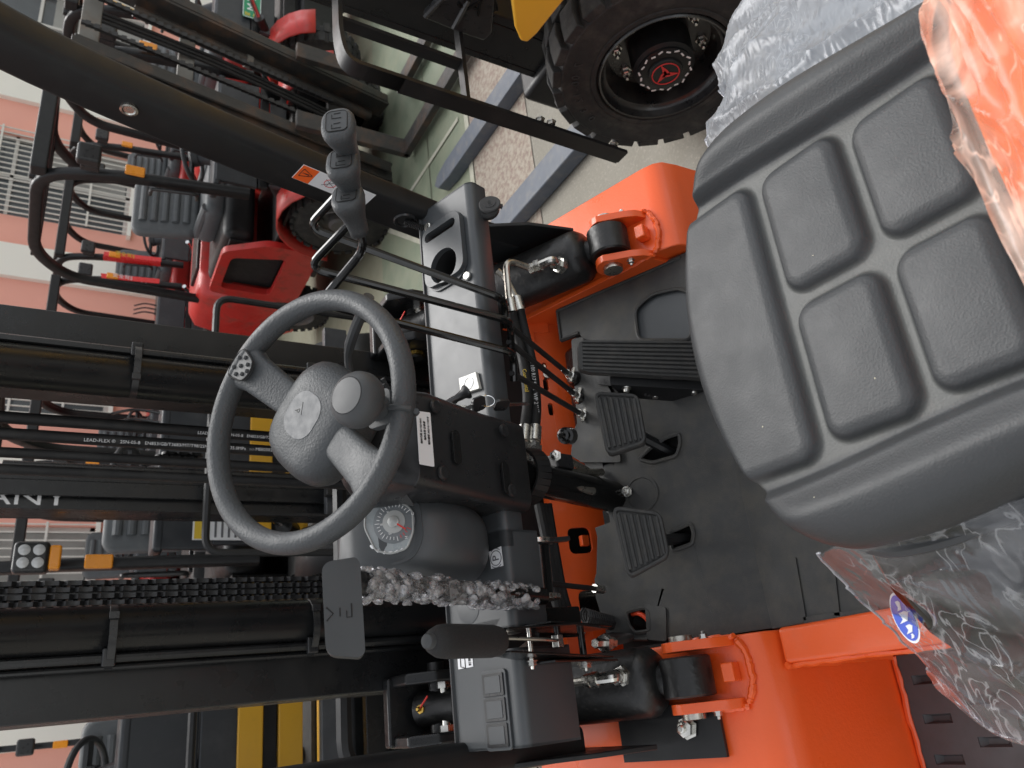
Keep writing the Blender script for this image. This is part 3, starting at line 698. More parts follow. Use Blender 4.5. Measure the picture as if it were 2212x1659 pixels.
P('gauge_rim', G().tube([I(*p) + IN * .0015 for p in face], .0016, 6, closed=True), 'gauge_silver', gf)
gc = I(852, 1128) + IN * .0017
P('dial', G().lathe(gc, IN, [(.0315, 0), (.0315, .0004), (.031, .0005)], 36), 'gauge_dark', gf)
P('dial_hub', G().lathe(gc + IN * .0006, IN, [(.017, 0), (.017, .0012), (.0085, .0016), (.0085, .004), (.007, .005)], 28), 'gauge_silver', gf)
ndl = I(879, 1145) + IN * .005 - gc; ndl = ndl - IN * ndl.dot(IN)
P('needle', G().bar(gc + IN * .0048, gc + IN * .0048 + ndl, .0022, .0012, up=IN), 'red_plastic', gf)
iu = V((1, 0, 0)); iv = IV
for k in range(25):
    a = R(-60 + k * 12.5); d = iu * math.cos(a) + iv * math.sin(a)
    P('tick', G().bar(gc + d * .022 + IN * .0012, gc + d * (.0265 if k % 4 else .029) + IN * .0012, .0009, .0006, up=IN), 'red_ink' if k > 20 else 'white_ink', gf)
for ch, a, rr_ in (('C', -75, .030), ('H', 215, .031), ('F', 25, .0175), ('E', 160, .0175), ('8', 95, .0185)):
    d = iu * math.cos(R(a)) + iv * math.sin(R(a)); text('dial_letter', ch, gc + d * rr_ + IN * .0014, iu, iv, .006, 'white_ink', gf)
P('film_scrap', G().tube(spline([I(800, 1178), I(822, 1192), I(850, 1193), I(872, 1186)], 6), [.0015 * (1 + (i % 3) * .5) for i in range(19)], 5), 'white_label', gf)

# ---- steering wheel
WC = V((.391, .973, 1.487)); WN = V((0, -.504, .864)).normalized(); WU = V((1, 0, 0)); WV = WN.cross(WU)
fw = lambda x, y, z=0: WC + WU * x + WV * y + WN * z
def polar(r, a, z=0): return fw(r * math.cos(R(a)), r * math.sin(R(a)), z)
MR, mr_ = .1695, .0158
def torus(i, j):
    a = 2 * math.pi * i; b = 2 * math.pi * j
    rad = MR + mr_ * math.cos(b) * .95
    return fw(rad * math.cos(a), rad * math.sin(a), mr_ * math.sin(b) * 1.05)
sw_ = P('steering_wheel', G().grid(torus, 96, 21, True), 'wheel_rubber', smooth=180, weld=True)
for A in (46, -134):
    d = V((math.cos(R(A)), math.sin(R(A)))); e = V((-d.y, d.x)); rings = []
    for t in range(9):
        s = t / 8; r_ = .045 + (MR - .045) * s
        hw = .024 + .006 * s + .014 * max(0, s - .7) ** 2 * 11; hh = .011 + .004 * s; zz = -.020 + .020 * s
        if s == 1: hh *= .8
        rings.append([fw(d.x * r_ + e.x * y * hw, d.y * r_ + e.y * y * hw, zz + z * hh) for y, z in [(math.copysign(abs(math.cos(q)) ** .6, math.cos(q)), math.copysign(abs(math.sin(q)) ** .6, math.sin(q))) for q in [2 * math.pi * k / 20 for k in range(20)]]])
    sp_ = P('spoke', G().loft(rings), 'wheel_rubber', sw_, smooth=60)
    if A == 46:
        c = d * (MR - .012)
        gp = roundpoly([(c.x + e.x * y + d.x * x, c.y + e.y * y + d.y * x) for x, y in ((-.024, -.017), (.012, -.024), (.018, 0), (.012, .024), (-.024, .017), (-.030, 0))], .012, 4)
        P('thumb_pad', G().prism([fw(x, y, .0115) for x, y in gp], WN * .0035), 'smooth_rubber', sp_, bev=.0012)
        P('pad_groove', G().tube([fw(x, y, .0155) for x, y in gp], .0014, 5, closed=True), 'dark_void', sp_)
        for bx, by in ((-.016, -.008), (-.016, .008), (-.004, -.014), (-.004, 0), (-.004, .014), (.008, -.008), (.008, .008), (-.022, 0)):
            P('pad_bump', G().ball(fw(c.x + e.x * by + d.x * bx, c.y + e.y * by + d.y * bx, .0155), .0034, 8, 5), 'smooth_rubber', sp_)
rings = []
for (z, sx, r_) in ((-.075, .060, .6), (-.055, .072, .6), (-.037, .076, .65), (-.022, .074, .7), (-.010, .066, .75), (-.003, .056, .8), (.0, .04, .9)):
    rg = []
    for k in range(40):
        q = 2 * math.pi * k / 40; q2 = q + R(46)
        c_, s_ = math.cos(q), math.sin(q)
        rad = sx / (abs(c_) ** 3.2 + abs(s_ * .93) ** 3.2) ** (1 / 3.2)
        rg.append(fw(rad * math.cos(q2), rad * math.sin(q2), z))
    rings.append(rg)
hub = P('wheel_hub', G().loft(rings), 'wheel_rubber', sw_, smooth=70)
md = [(x * math.cos(R(46)) - y * math.sin(R(46)), x * math.sin(R(46)) + y * math.cos(R(46))) for x, y in rrect(.062, .066, .026, 8)]
med = P('hub_medallion', G().prism([fw(x + .004, y + .004, -.001) for x, y in md], WN * .0016), 'lens_medal', sw_, bev=.0008)
text('hub_mark', 'd', fw(.012, .012, .0009), WU, WV, .013, 'black_ink', med, depth=.0002)
P('hub_mark', G().bar(fw(.022, .002, .0009), fw(.004, .006, .0009), .0007, .0003, up=WN), 'black_ink', med)
kb = polar(.145, -103, .004); 
kn = P('spinner_knob', G().lathe(kb, WN, [(r_ * 1.2, h_ * 1.05) for r_, h_ in [(.014, .0), (.014, .012), (.012, .020), (.014, .026), (.022, .031), (.0275, .038), (.0295, .047), (.0285, .056), (.025, .063), (.0195, .0675), (.0192, .0668), (.0186, .0682), (.010, .069), (.001, .0692)]], 32), 'smooth_rubber', sw_, smooth=50)
P('knob_bracket', G().prism([kb + (WU * x + WV * y) for x, y in rrect(.048, .036, .008, 4)], WN * .012), 'smooth_rubber', kn, bev=.003)
P('knob_clamp', G().tube([polar(MR + .018 * math.cos(R(b)), -103, .018 * math.sin(R(b))) for b in range(20, 341, 20)], .004, 6), 'smooth_rubber', kn)
P('wheel_shaft', G().tube([fw(0, 0, -.03), fw(0, 0, -.10)], .022, 16), 'black_plastic', sw_)

# ---- three hydraulic levers
LV = [  # knob-top pixel, X there; elbow pixel; base-bend pixel, X
    ((727, 262), .80, (665, 490), 1.075, (1085, 645), .70),
    ((737, 344), .772, (665, 578), 1.085, (1098, 692), .665),
    ((748, 418), .742, (690, 655), 1.095, (1104, 760), .615)]
valves = [(1226, 806), (1240, 850), (1252, 892)]
for i, (kp_, kx, ep, ey, bp_, bx) in enumerate(LV):
    k1 = W(*kp_, 'X', kx); e = W(*ep, 'Y', ey); b = W(*bp_, 'Y', 1.026)
    ka = (k1 - e).normalized()
    # knob axis leans up towards the driver
    ka = (ka * .55 + V((0.05, -.35, .55))).normalized()
    kbm = k1 - ka * .0765
    e2 = e
    path = bend([kbm + ka * .02, kbm - ka * .03, e2, b + (b - e2).normalized() * .0, b + V((.004, .03, -.022)), b + V((-.03, .05, -.03))], .028, 6)
    lv = P('hydraulic_lever', G().tube(path, .0068, 10), 'gloss_black')
    kf = V((1, 0, 0)); kf = (kf - ka * kf.dot(ka)).normalized(); kg = ka.cross(kf)
    rings = []
    for (h, a_, b_) in ((hh * .86, aa * 1.12, bb * 1.12) for hh, aa, bb in ((0, .009, .009), (.002, .0130, .0130), (.014, .0138, .0136), (.030, .0152, .0146), (.046, .0190, .0172), (.060, .0242, .0205), (.072, .0272, .0225), (.081, .0272, .0225), (.087, .0250, .0205), (.0890, .021, .017))):
        rings.append([kbm + ka * h + kf * (a_ * math.copysign(abs(math.cos(q)) ** .75, math.cos(q))) + kg * (b_ * math.copysign(abs(math.sin(q)) ** .75, math.sin(q))) for q in [2 * math.pi * k / 24 for k in range(24)]])
    kn = P('lever_knob', G().loft(rings), 'wheel_rubber', lv, smooth=70)
    top = kbm + ka * .0765
    P('knob_plate', G().prism([top - ka * .001 + kf * x + kg * y for x, y in rrect(.040, .031, .007, 4)], ka * .0022), 'smooth_rubber', kn, bev=.0008)
    P('knob_groove', G().tube([top + ka * .0008 + kf * x + kg * y for x, y in rrect(.040, .031, .007, 4)], .001, 5, closed=True), 'dark_void', kn)
    tt = top + ka * .0014
    for sx_ in (-1, 1):
        P('knob_symbol', G().tube([tt + kf * (sx_ * .010 - .005) + kg * -.007, tt + kf * (sx_ * .010 - .005) + kg * .007, tt + kf * (sx_ * .010 + .003) + kg * .007], .0007, 4), 'dark_void', kn)
        P('knob_symbol', G().tube([tt + kf * (sx_ * .010 + (.004 if i else .005)) + kg * (-.006), tt + kf * (sx_ * .010 + .004) + kg * .004], .0007, 4), 'dark_void', kn)
    v0 = b + V((-.02, .04, -.02)); v1 = W(*valves[i], 'Y', 1.21)
    rod = P('linkage_rod', G().tube([v0, v1], .0055, 8), 'hose')
    dd = (v1 - v0).normalized()
    P('clevis', G().lathe(v1 - dd * .004, dd, [(.008, 0), (.008, .014), (.010, .015), (.010, .03)], 8), 'zinc', rod)
    P('clevis_pin', G().tube([v1 + dd * .02 + V((-.016, -.004, .008)), v1 + dd * .02 + V((.018, -.004, -.006))], .004, 8), 'zinc', rod)
    P('cotter_clip', G().tube(spline([v1 + dd * .018 + V((-.018, -.008, .008)), v1 + dd * .01 + V((-.012, -.016, .022)), v1 + dd * .0 + V((-.004, -.016, .026)), v1 + dd * .004 + V((.002, -.012, .016))], 4), .0010, 5), 'chrome', rod)
    P('valve_cap', G().lathe(v1 + dd * .022, dd, [(.012, 0), (.016, .006), (.018, .018), (.017, .04)], 16), 'gloss_black', rod)
P('control_valve', G().box(W(1272, 860, 'Y', 1.27), (.24, .05, .07)), 'gloss_black', bev=.01)
P('valve_fitting', G().lathe(W(1212, 940, 'Y', 1.17), V((.2, .5, -.7)), [(.004, 0), (.007, .003), (.007, .008), (.012, .010), (.012, .022), (.017, .024), (.018, .05)], 14), 'gloss_black')

# ---- lever with paddle grip, wrapped in bubble film
pc = W(741, 1312, 'Y', .955); 
pd = P('direction_lever', G().tube([V((.168, .985, 1.415)), V((.160, 1.035, 1.20)), V((.156, 1.062, 1.085))], .0135, 14), 'gloss_black')
fp, npd = frame(pc, (1, 0, .02), (0, .30, .95))
P('paddle_grip', G().prism([fp(x, y, .014) for x, y in roundpoly([(-.062, -.018), (-.056, -.024), (.050, -.023), (.058, -.018), (.055, .024), (-.055, .022)], .014, 5)], npd * -.036), 'smooth_rubber', pd, bev=.011, seg=5)
if npd.y > 0: sgn = -1
else: sgn = 1
fz = .0142 if npd.y < 0 else -.0222
for pts in (((.004, .020), (-.004, .012), (-.012, .020)), ((-.008, .004), (.002, .004)), ((.006, -.010), (-.010, -.010), (-.010, -.004), (-.002, -.004))):
    P('grip_symbol', G().tube([fp(x - .004, y, fz + .0002 * sgn) for x, y in pts], .0009, 4), 'dark_void', pd)
P('grip_neck', G().tube([V((.171, .972, 1.442)), V((.168, .985, 1.400))], .0165, 16), 'black_plastic', pd)
bw = root('bubble_wrap', (.16, 1.03, 1.1), 'crumpled clear bubble wrap around the lever left of the instrument pod', 'bubble wrap')
base = spline([(.168, .986, 1.405), (.166, 1.0, 1.35), (.158, 1.035, 1.20), (.155, 1.06, 1.105)], 20)
def wrap(u, t):
    i = min(int(t * (len(base) - 1)), len(base) - 2); p = base[i].lerp(base[i + 1], t * (len(base) - 1) - i)
    a = 2 * math.pi * u; r_ = .0195 + .004 * noise.noise(V((math.cos(a) * 2, math.sin(a) * 2, t * 22))) + .003 * noise.noise(V((math.cos(a) * 6, math.sin(a) * 6, t * 70))) - .006 * t
    return p + V((math.cos(a) * r_, math.sin(a) * r_, .004 * noise.noise(V((a * 3, t * 40, 5)))))
obj('film_sleeve', G().grid(wrap, 48, 110, True), 'film_bubble', bw, smooth=25)
g = G(); rb = random.Random(5)
for k in range(230):
    t = rb.random(); a = rb.uniform(0, 2 * math.pi); i = min(int(t * (len(base) - 1)), len(base) - 2); p = base[i]
    r_ = .0195 - .004 * t + rb.uniform(-.001, .003)
    d = V((math.cos(a), math.sin(a), 0)); rr_ = rb.uniform(.0055, .0082)
    rm = d.to_track_quat('Z', 'Y').to_matrix() @ Matrix.Rotation(rb.uniform(-.5, .5), 3, 'X')
    g.ball(p + d * r_ + V((0, 0, rb.uniform(-.003, .003))), rr_, 10, 6, (1, 1, .5), rm)
tag(obj('bubble', g, 'film_bubble', bw, smooth=60), kind='stuff')

# ---- pivot below it
pv_ = W(1165, 1215, 'Y', 1.12)
P('pivot_tube', G().tube([W(1162, 1178, 'Y', 1.10), W(1172, 1290, 'Y', 1.10)], .019, 18), 'gloss_black')
for px, r_ in (((1160, 1172), .027), ((1172, 1292), .030)):
    P('pivot_plate', G().tube([W(*px, 'Y', 1.098) + V((.004, 0, 0)), W(*px, 'Y', 1.098) - V((.004, 0, 0))], r_, 20), 'zinc', bev=.001)
P('pivot_bolt', G().hexbolt(W(1157, 1303, 'Y', 1.08), (-1, 0, 0), .008, .012), 'zinc')
P('cable_end', G().tube([W(1180, 1260, 'Y', 1.14), W(1290, 1272, 'Y', 1.19)], .005, 8), 'hose')
P('cable_ferrule', G().tube([W(1284, 1271, 'Y', 1.188), W(1302, 1274, 'Y', 1.195)], .008, 10), 'zinc')
P('release_handle', G().bar(W(1165, 1170, 'Y', 1.08), W(1228, 1164, 'Y', 1.08), .014, .008), 'black_plastic', bev=.002)

# ---- parking brake
ga = W(932, 1385, 'Y', .935); gb = W(1078, 1385, 'Y', 1.0)
d = (gb - ga).normalized(); L_ = (gb - ga).length
pk = P('parking_brake_lever', G().lathe(ga, d, [(.009, -.002), (.016, .004), (.0205, .016), (.022, .032), (.022, L_ - .02), (.020, L_ - .004), (.016, L_)], 28), 'foam_grip', smooth=60)
P('release_button', G().lathe(ga + d * .004, -d, [(.0098, -.004), (.0098, .012), (.0085, .014), (.002, .0142)], 20), 'smooth_rubber', pk)
e = W(1285, 1392, 'Y', 1.10)
g = G()
for s_ in (-1, 1):
    o_ = V((s_ * .014, 0, 0)); side = [(gb + o_ + V((0, -.012, -.01))), gb + o_ + V((0, .014, .012)), gb.lerp(e, .55) + o_ * 1.5 + V((0, .03, .03)), e + o_ * 1.5 + V((0, .02, .02)), e + o_ * 1.5 + V((0, -.02, -.02)), gb.lerp(e, .5) + o_ * 1.5 + V((0, -.035, -.025))]
    g.prism(side, (.003 * s_, 0, 0))
P('lever_side_plate', g, 'gloss_black', pk, bev=.0008)
g = G()
for s_ in (-1, 1):
    o_ = V((s_ * .026, 0, 0)); m_ = gb.lerp(e, .45)
    g.prism([m_ + o_ + V((0, -.02, .0)), m_ + o_ + V((0, .05, .05)), e + o_ + V((0, .06, .03)), e + o_ + V((0, .05, -.03)), e + o_ + V((0, -.01, -.035))], (.0035 * s_, 0, 0))
P('ratchet_bracket', g, 'gloss_black', pk, bev=.001)
for t, x, r_ in ((.38, .024, .005), (.68, .028, .007), (.95, .028, .0075)):
    q = gb.lerp(e, t)
    P('bracket_pin', G().tube([q + V((-x, .01, .01)), q + V((x, .01, .01))], r_ * .8, 12), 'gloss_black' if t != .38 else 'zinc', pk)
    P('bracket_nut', G().hexbolt(q + V((-x, .01, .01)), (-1, 0, 0), r_ * 1.2, .008), 'zinc', pk)
P('release_rod', G().tube(spline([gb + V((.002, -.012, -.004)), gb.lerp(e, .25) + V((0, -.03, -.004)), gb.lerp(e, .45) + V((0, -.028, -.002)), gb.lerp(e, .48) + V((.006, -.012, .0))], 6), .0026, 8), 'steel_pipe', pk)
P('pawl', G().box(gb.lerp(e, .5) + V((0, -.02, .0)), (.02, .012, .02), Matrix.Rotation(.6, 3, 'X')), 'zinc', pk, bev=.002)
P('cable_adjuster', G().lathe(e + V((0, -.015, -.005)), (0, .25, -.9), [(.008, -.02), (.008, 0), (.015, .001), (.015, .012), (.009, .013), (.009, .03)], 6), 'zinc', pk)
P('brake_cable', G().tube(spline([e + V((0, -.01, -.03)), e + V((.01, .03, -.10)), T(1300, 1372) - TN * .02], 6), .006, 8), 'hose', pk)
P('coil_spring', G().tube([W(1262, 1330, 'Y', 1.19) + V((-.0 - i * .0012, 0, 0)).lerp(V((0, .0006 * i, -.0012 * i)), .9) + V((.013 * math.cos(i * .9), .013 * math.sin(i * .9), 0)) for i in range(90)], .0025, 5), 'hose')
P('brake_bracket', G().box(W(1205, 1345, 'Y', 1.14), (.05, .012, .09)), 'gloss_black', bev=.003)

# ---- tilt cylinders
def tilt(x, side):
    a = V((x, 1.058, .825)); b = V((x, 1.315, .958)); d = (b - a).normalized()
    cy = P('tilt_cylinder', G().lathe(a + d * .045, d, [(.034, 0), (.046, .006), (.056, .018), (.058, .03), (.058, .27), (.061, .272), (.061, .30), (.050, .302), (.026, .303)], 32), 'cylinder_paint', smooth=40)
    P('piston_rod', G().tube([a + d * .33, a + d * .50], .021, 20), 'chrome', cy)
    P('cylinder_eye', G().lathe(a - V((.032, 0, 0)), (1, 0, 0), [(.039, 0), (.043, .003), (.043, .061), (.039, .064)], 28), 'cylinder_paint', cy)
    P('eye_neck', G().tube([a + d * .02, a + d * .06], .026, 16), 'cylinder_paint', cy)
    for s_ in (-1, 1):
        xx = x + s_ * .042; yy = V((0, a.y, a.z))
        pr = [(1.058 + .034 * math.cos(R(t)), .825 + .034 * math.sin(R(t))) for t in range(-70, 121, 15)]
        pr += [(1.01, .812), (.998, .79), (.995, .762), (1.03, .768)]
        br = P('cylinder_bracket', G().prism([(xx - s_ * .002, y, z) for y, z in pr], (s_ * .016, 0, 0)), 'orange', bev=.002)
        P('pivot_pin', G().lathe((xx + s_ * .014, 1.058, .825), (s_, 0, 0), [(.020, 0), (.020, .009), (.018, .010), (.001, .010)], 24), 'steel_pipe', br)
        P('weld_bead', bead([(xx + s_ * .012, .99, .768), (xx + s_ * .013, 1.03, .782), (xx + s_ * .013, 1.10, .805)], .0055, int(x * 100) + s_ + 60), 'orange', br)
        if s_ * side < 0 or True: P('keeper_bolt', G().hexbolt((xx + s_ * .014, 1.022, .806), (s_, 0, 0), .006, .008), 'zinc', br)
    P('stop_lug', G().box((x, 1.0, .782), (.030, .022, .026), Matrix.Rotation(.35, 3, 'X')), 'orange', bev=.003)
    P('weld_bead', bead([(x - .05, .988, .766), (x - .02, .976, .762), (x + .02, .976, .762), (x + .05, .988, .766)], .006, int(x * 100) + 90), 'orange')
    # union and bent pipe on the cylinder
    off = V((0.012 if side < 0 else -.035, 0, 0))
    top = V((-.2 * 0, -d.z, d.y)); u0 = a + d * .095 + top * .057 + off
    un = P('pipe_union', G().lathe(u0, (top + V((0, .3, 0))).normalized(), [(.018, -.012), (.018, 0), (.013, .001), (.013, .012), (.010, .014)], 6), 'zinc', cy)
    k_ = u0 + top * .016
    P('elbow', G().tube(bend([k_ - top * .008, k_ + top * .010, k_ + top * .010 + d * .03], .012), .0095, 10), 'zinc', un)
    P('union_nut', G().lathe(k_ + top * .010 + d * .028, d, [(.013, 0), (.013, .013), (.010, .015), (.0115, .016), (.0115, .026)], 6), 'zinc', un)
    s2 = k_ + top * .010 + d * .05
    e2 = s2 + d * .12
    if side < 0: tail = [e2 + V((.05, .02, .02)), e2 + V((.075, .03, -.03))]
    else:
        e2 = W(1092, 560, 'Y', 1.15); tail = [W(1099, 640, 'Y', 1.155), W(1101, 648, 'Y', 1.156)]
    P('steel_pipe', G().tube(bend([s2, e2] + tail, .025, 6), .0068, 10), 'steel_pipe', un)
    if side > 0:
        P('hose_ferrule', G().tube([tail[1], W(1106, 676, 'Y', 1.157)], .0125, 14), 'zinc', un)
        P('steel_pipe', G().tube(bend([W(1075, 585, 'Y', 1.17), W(1092, 600, 'Y', 1.165), W(1115, 645, 'Y', 1.158)], .02), .0068, 10), 'steel_pipe', un)
        P('hose_ferrule', G().tube([W(1114, 643, 'Y', 1.158), W(1123, 672, 'Y', 1.158)], .0125, 14), 'zinc', un)
    # clevis on the mast
    m0 = a + d * .50
    P('rod_clamp', G().lathe(m0, d, [(.028, -.03), (.032, -.026), (.032, .02), (.036, .03), (.036, .07)], 20), 'cylinder_paint', cy)
    P('clamp_bolt', G().tube([m0 + V((-.055, 0, .012)), m0 + V((.055, 0, .012))], .0085, 12), 'zinc', cy)
    for s_ in (-1, 1): P('clamp_nut', G().lathe(m0 + V((s_ * .034, 0, .012)), (s_, 0, 0), [(.015, 0), (.015, .016), (.013, .018)], 6), 'zinc', cy)
    P('grease_nipple', G().lathe(m0 + d * .05 + V((0, -.02, .03)), (0, -.5, .85), [(.009, 0), (.009, .004), (.005, .005), (.005, .012), (.003, .014)], 6), 'brass', cy)
    P('nipple_cap', G().bar(m0 + d * .05 + V((0, -.024, .036)), m0 + d * .02 + V((.022, -.024, .042)), .003, .002), 'red_plastic', cy)
    g = G()
    for s_ in (-1, 1): g.prism([(x + s_ * .045, y, z) for y, z in ((1.46, 1.01), (1.46, 1.10), (1.50, 1.15), (1.60, 1.15), (1.60, .98), (1.50, .97))], (s_ * .022, 0, 0))
    g.box((x, 1.585, 1.06), (.13, .03, .20))
    P('mast_clevis', g, 'mast_paint', bev=.006)
    P('anchor_pin', G().tube([(x - .085, 1.53, 1.07), (x + .085, 1.53, 1.07)], .017, 16), 'cylinder_paint', cy)
    P('pin_collar', G().tube([(x - .078, 1.53, 1.07), (x - .070, 1.53, 1.07)], .022, 16), 'brass', cy)
    P('pin_keeper', G().hexbolt((x - .07, 1.50, 1.04), (-1, 0, 0), .009, .012), 'zinc', cy)
tilt(.016, -1); tilt(.870, 1)
text('cylinder_number', 'D2251200', V((.012, 1.235, .97)), (0, -.889, -.46), (1, 0, 0), .022, 'dark_void', OWN, depth=.002)

# ---- overhead guard front legs
for x, sg in ((.953, 1), (-.067, -1)):
    pts = [(x, .86, 2.16), (x, .955, 2.03), (x, 1.04, 1.86), (x, 1.13, 1.55), (x, 1.205, 1.22), (x, 1.24, 1.05), (x, 1.25, .95)]
    sp = spline(pts, 5); g = G(); rings = []
    for i, p in enumerate(sp):
        dd = (sp[min(i + 1, len(sp) - 1)] - sp[max(i - 1, 0)]).normalized(); e_ = dd.cross(V((1, 0, 0)))
        rings.append([p + V((1, 0, 0)) * a_ + e_ * b_ for a_, b_ in rrect(.052, .086, .012, 3)])
    lg = P('guard_leg', G().loft(rings), 'black_paint', smooth=60)
    P('leg_foot_plate', G().prism([(x - .022, 1.19, 1.10), (x - .022, 1.13, .97), (x - .022, 1.115, .865), (x - .022, 1.34, .89), (x - .022, 1.29, 1.10)], (.008, 0, 0)), 'black_paint', lg, bev=.002)
    if sg < 0: P('foot_flange', G().box((x - .0, 1.13, .822), (.085, .20, .008), Matrix.Rotation(R(19), 3, 'X')), 'black_paint', lg)
    if sg < 0: P('foot_bolt', G().hexbolt((x + .005, 1.09, .815), (0, -.3, .95), .013, .016), 'zinc', lg)
    ci = V((x - .027 * 1, 1.075, 1.735))
    P('leg_insert', G().lathe(ci if sg > 0 else ci, (-1, 0, 0), [(.0135, -.002), (.0135, .002), (.010, .0025), (.008, .001), (.004, .001)], 20), 'zinc', lg)
    if sg > 0:
        P('cable_grommet', G().tube([V((x - .027, 1.20 + .020 * math.cos(a), 1.222 + .020 * math.sin(a))) for a in [2 * math.pi * i / 20 for i in range(20)]], .004, 6, closed=True), 'black_plastic', lg)
        P('grommet_hole', G().lathe((x - .0262, 1.20, 1.222), (-1, 0, 0), [(.019, 0), (.019, .0008)], 20), 'dark_void', lg)
        P('leg_conduit', G().tube([V((x - .03 - .0008 * i, 1.20 - .0006 * i, 1.222 - .0016 * i)) for i in range(26)], [.008 if i % 2 else .0062 for i in range(26)], 8), 'hose', lg)
        # warning label on the leg face turned to the camera
        la = W(655, 372, 'X', x - .0268); lb = W(800, 432, 'X', x - .0268); dl = (lb - la).normalized(); wl = dl.cross(V((1, 0, 0))).normalized()
        if wl.y > 0: wl = -wl
        def lab(s0, s1, w0, w1, m, nm, h): return P(nm, G().prism([la + dl * s + wl * w_ + V((-h, 0, 0)) for s, w_ in ((s0, w0), (s1, w0), (s1, w1), (s0, w1))], (-.0004, 0, 0)), m, lg)
        LL = (lb - la).length
        lab(-.01, LL, -.024, .020, 'white_label', 'warning_label', .0004)
        lab(-.009, .022, -.023, .019, 'orange_ink', 'warning_head', .0010)
        text('warning_sign', '⚠', la + dl * .006 + V((-.0018, 0, 0)), -wl, dl, .022, 'black_ink', lg)
        for cx, r_ in ((.055, .011), (.115, .009)):
            P('label_symbol', G().tube([la + dl * (cx + r_ * math.cos(a)) + wl * (r_ * math.sin(a)) + V((-.0012, 0, 0)) for a in [2 * math.pi * i / 20 for i in range(20)]], .0006, 4, closed=True), 'red_ink' if cx < .1 else 'grey_ink', lg)
            for q in ((-1, -1, 1, 1), (-1, .6, 1, -.6), (-.2, -1, -.2, 1)):
                P('label_symbol', G().tube([la + dl * (cx + q[0] * r_ * 1.1) + wl * (q[1] * r_ * 1.1) + V((-.0012, 0, 0)), la + dl * (cx + q[2] * r_ * 1.1) + wl * (q[3] * r_ * 1.1) + V((-.0012, 0, 0))], .0005, 4), 'grey_ink', lg)

# ---- mast
MZ = 2.6
def vbar(nm, x0, x1, y0, y1, m='mast_paint', z0=.12, z1=MZ, par=None, bev=.004): return P(nm, G().box(((x0 + x1) / 2, (y0 + y1) / 2, (z0 + z1) / 2), (abs(x1 - x0), y1 - y0, z1 - z0)), m, par, bev=bev)
for s_ in (-1, 1):
    X = lambda v: XC + s_ * v
    r_ = vbar('mast_rail', X(.295), X(.385), 1.60, 1.625)
    vbar('rail_web', X(.365), X(.385), 1.625, 1.74, par=r_); vbar('rail_flange', X(.295), X(.385), 1.74, 1.765, par=r_)
    i_ = vbar('inner_mast_rail', X(.262), X(.283), 1.655, 1.79)
    vbar('rail_lip', X(.283), X(.345), 1.65, 1.668, par=i_)
    cy = P('lift_cylinder', G().lathe((X(.245), 1.575, .3), (0, 0, 1), [(.043, 0), (.043, 1.62), (.047, 1.625), (.047, 1.70), (.040, 1.705)], 32), 'mast_paint', smooth=40)
    P('cylinder_pipe', G().tube([(X(.292), 1.556, .5), (X(.292), 1.556, 2.3)], .008, 10), 'mast_paint', cy)
    P('cylinder_pipe', G().tube([(X(.305), 1.578, .5), (X(.305), 1.578, 2.3)], .006, 10), 'mast_paint', cy)
    for z in (1.315, 1.665, 2.0):
        P('cable_tie', G().lathe((X(.255), 1.572, z), (0, 0, 1), [(.054, -.006), (.054, .006), (.051, .0065), (.051, -.0065)], 24), 'black_plastic', cy)
        P('tie_head', G().box((X(.225), 1.525, z), (.012, .008, .016)), 'black_plastic', cy, bev=.001)
        P('pipe_clip', G().box((X(.292), 1.545, z + .002), (.03, .012, .022)), 'black_plastic', cy, bev=.003)
P('mast_crossmember', G().box((XC, 1.70, .55), (.62, .05, .14)), 'mast_paint', bev=.006)
P('mast_crossmember', G().box((XC, 1.72, 2.45), (.62, .05, .14)), 'mast_paint', bev=.006)
P('serial_label', G().prism([W(481, 1340, 'Y', 1.5995), W(482, 1349, 'Y', 1.5995), W(545, 1346, 'Y', 1.5995), W(545, 1337, 'Y', 1.5995)], (0, -.0006, 0)), 'cream_label')
# four hoses down the middle
HX = [(.628, .0125), (.594, .0125), (.556, .0105), (.522, .0105)]
for k, (hx, hr) in enumerate(HX):
    h = P('mast_hose', G().tube(spline([(hx, 1.70, 2.6), (hx + .002, 1.70, 2.0), (hx, 1.70, 1.5), (hx - .004, 1.70, 1.0), (hx, 1.72, .6)], 12), hr, 14), 'hose')
    if k == 1:
        for zt, tx in ((2.05, 'LEAD-FLEX ®   2SN-05-8   EN853/GB/T3683/MT/T98/2SN/8mm(-5)   35.0MPa   ▭ MEE030240   QDXL   LE-03 ━━━'),):
            text('hose_lettering', tx, V((hx - .004, 1.6872, 1.50)), (.006, 0, -1), (1, 0, .006), .0098, 'white_ink', h, depth=.0003)
    if k == 0:
        text('hose_lettering', 'LEAD-FLEX ®   2SN-05-8   EN853/GB/T3683/MT/T98/2SN/8mm(-5)', V((hx - .007, 1.6888, 1.40)), (.0, 0, -1), (1, -.5, 0), .009, 'white_ink', h, depth=.0003)
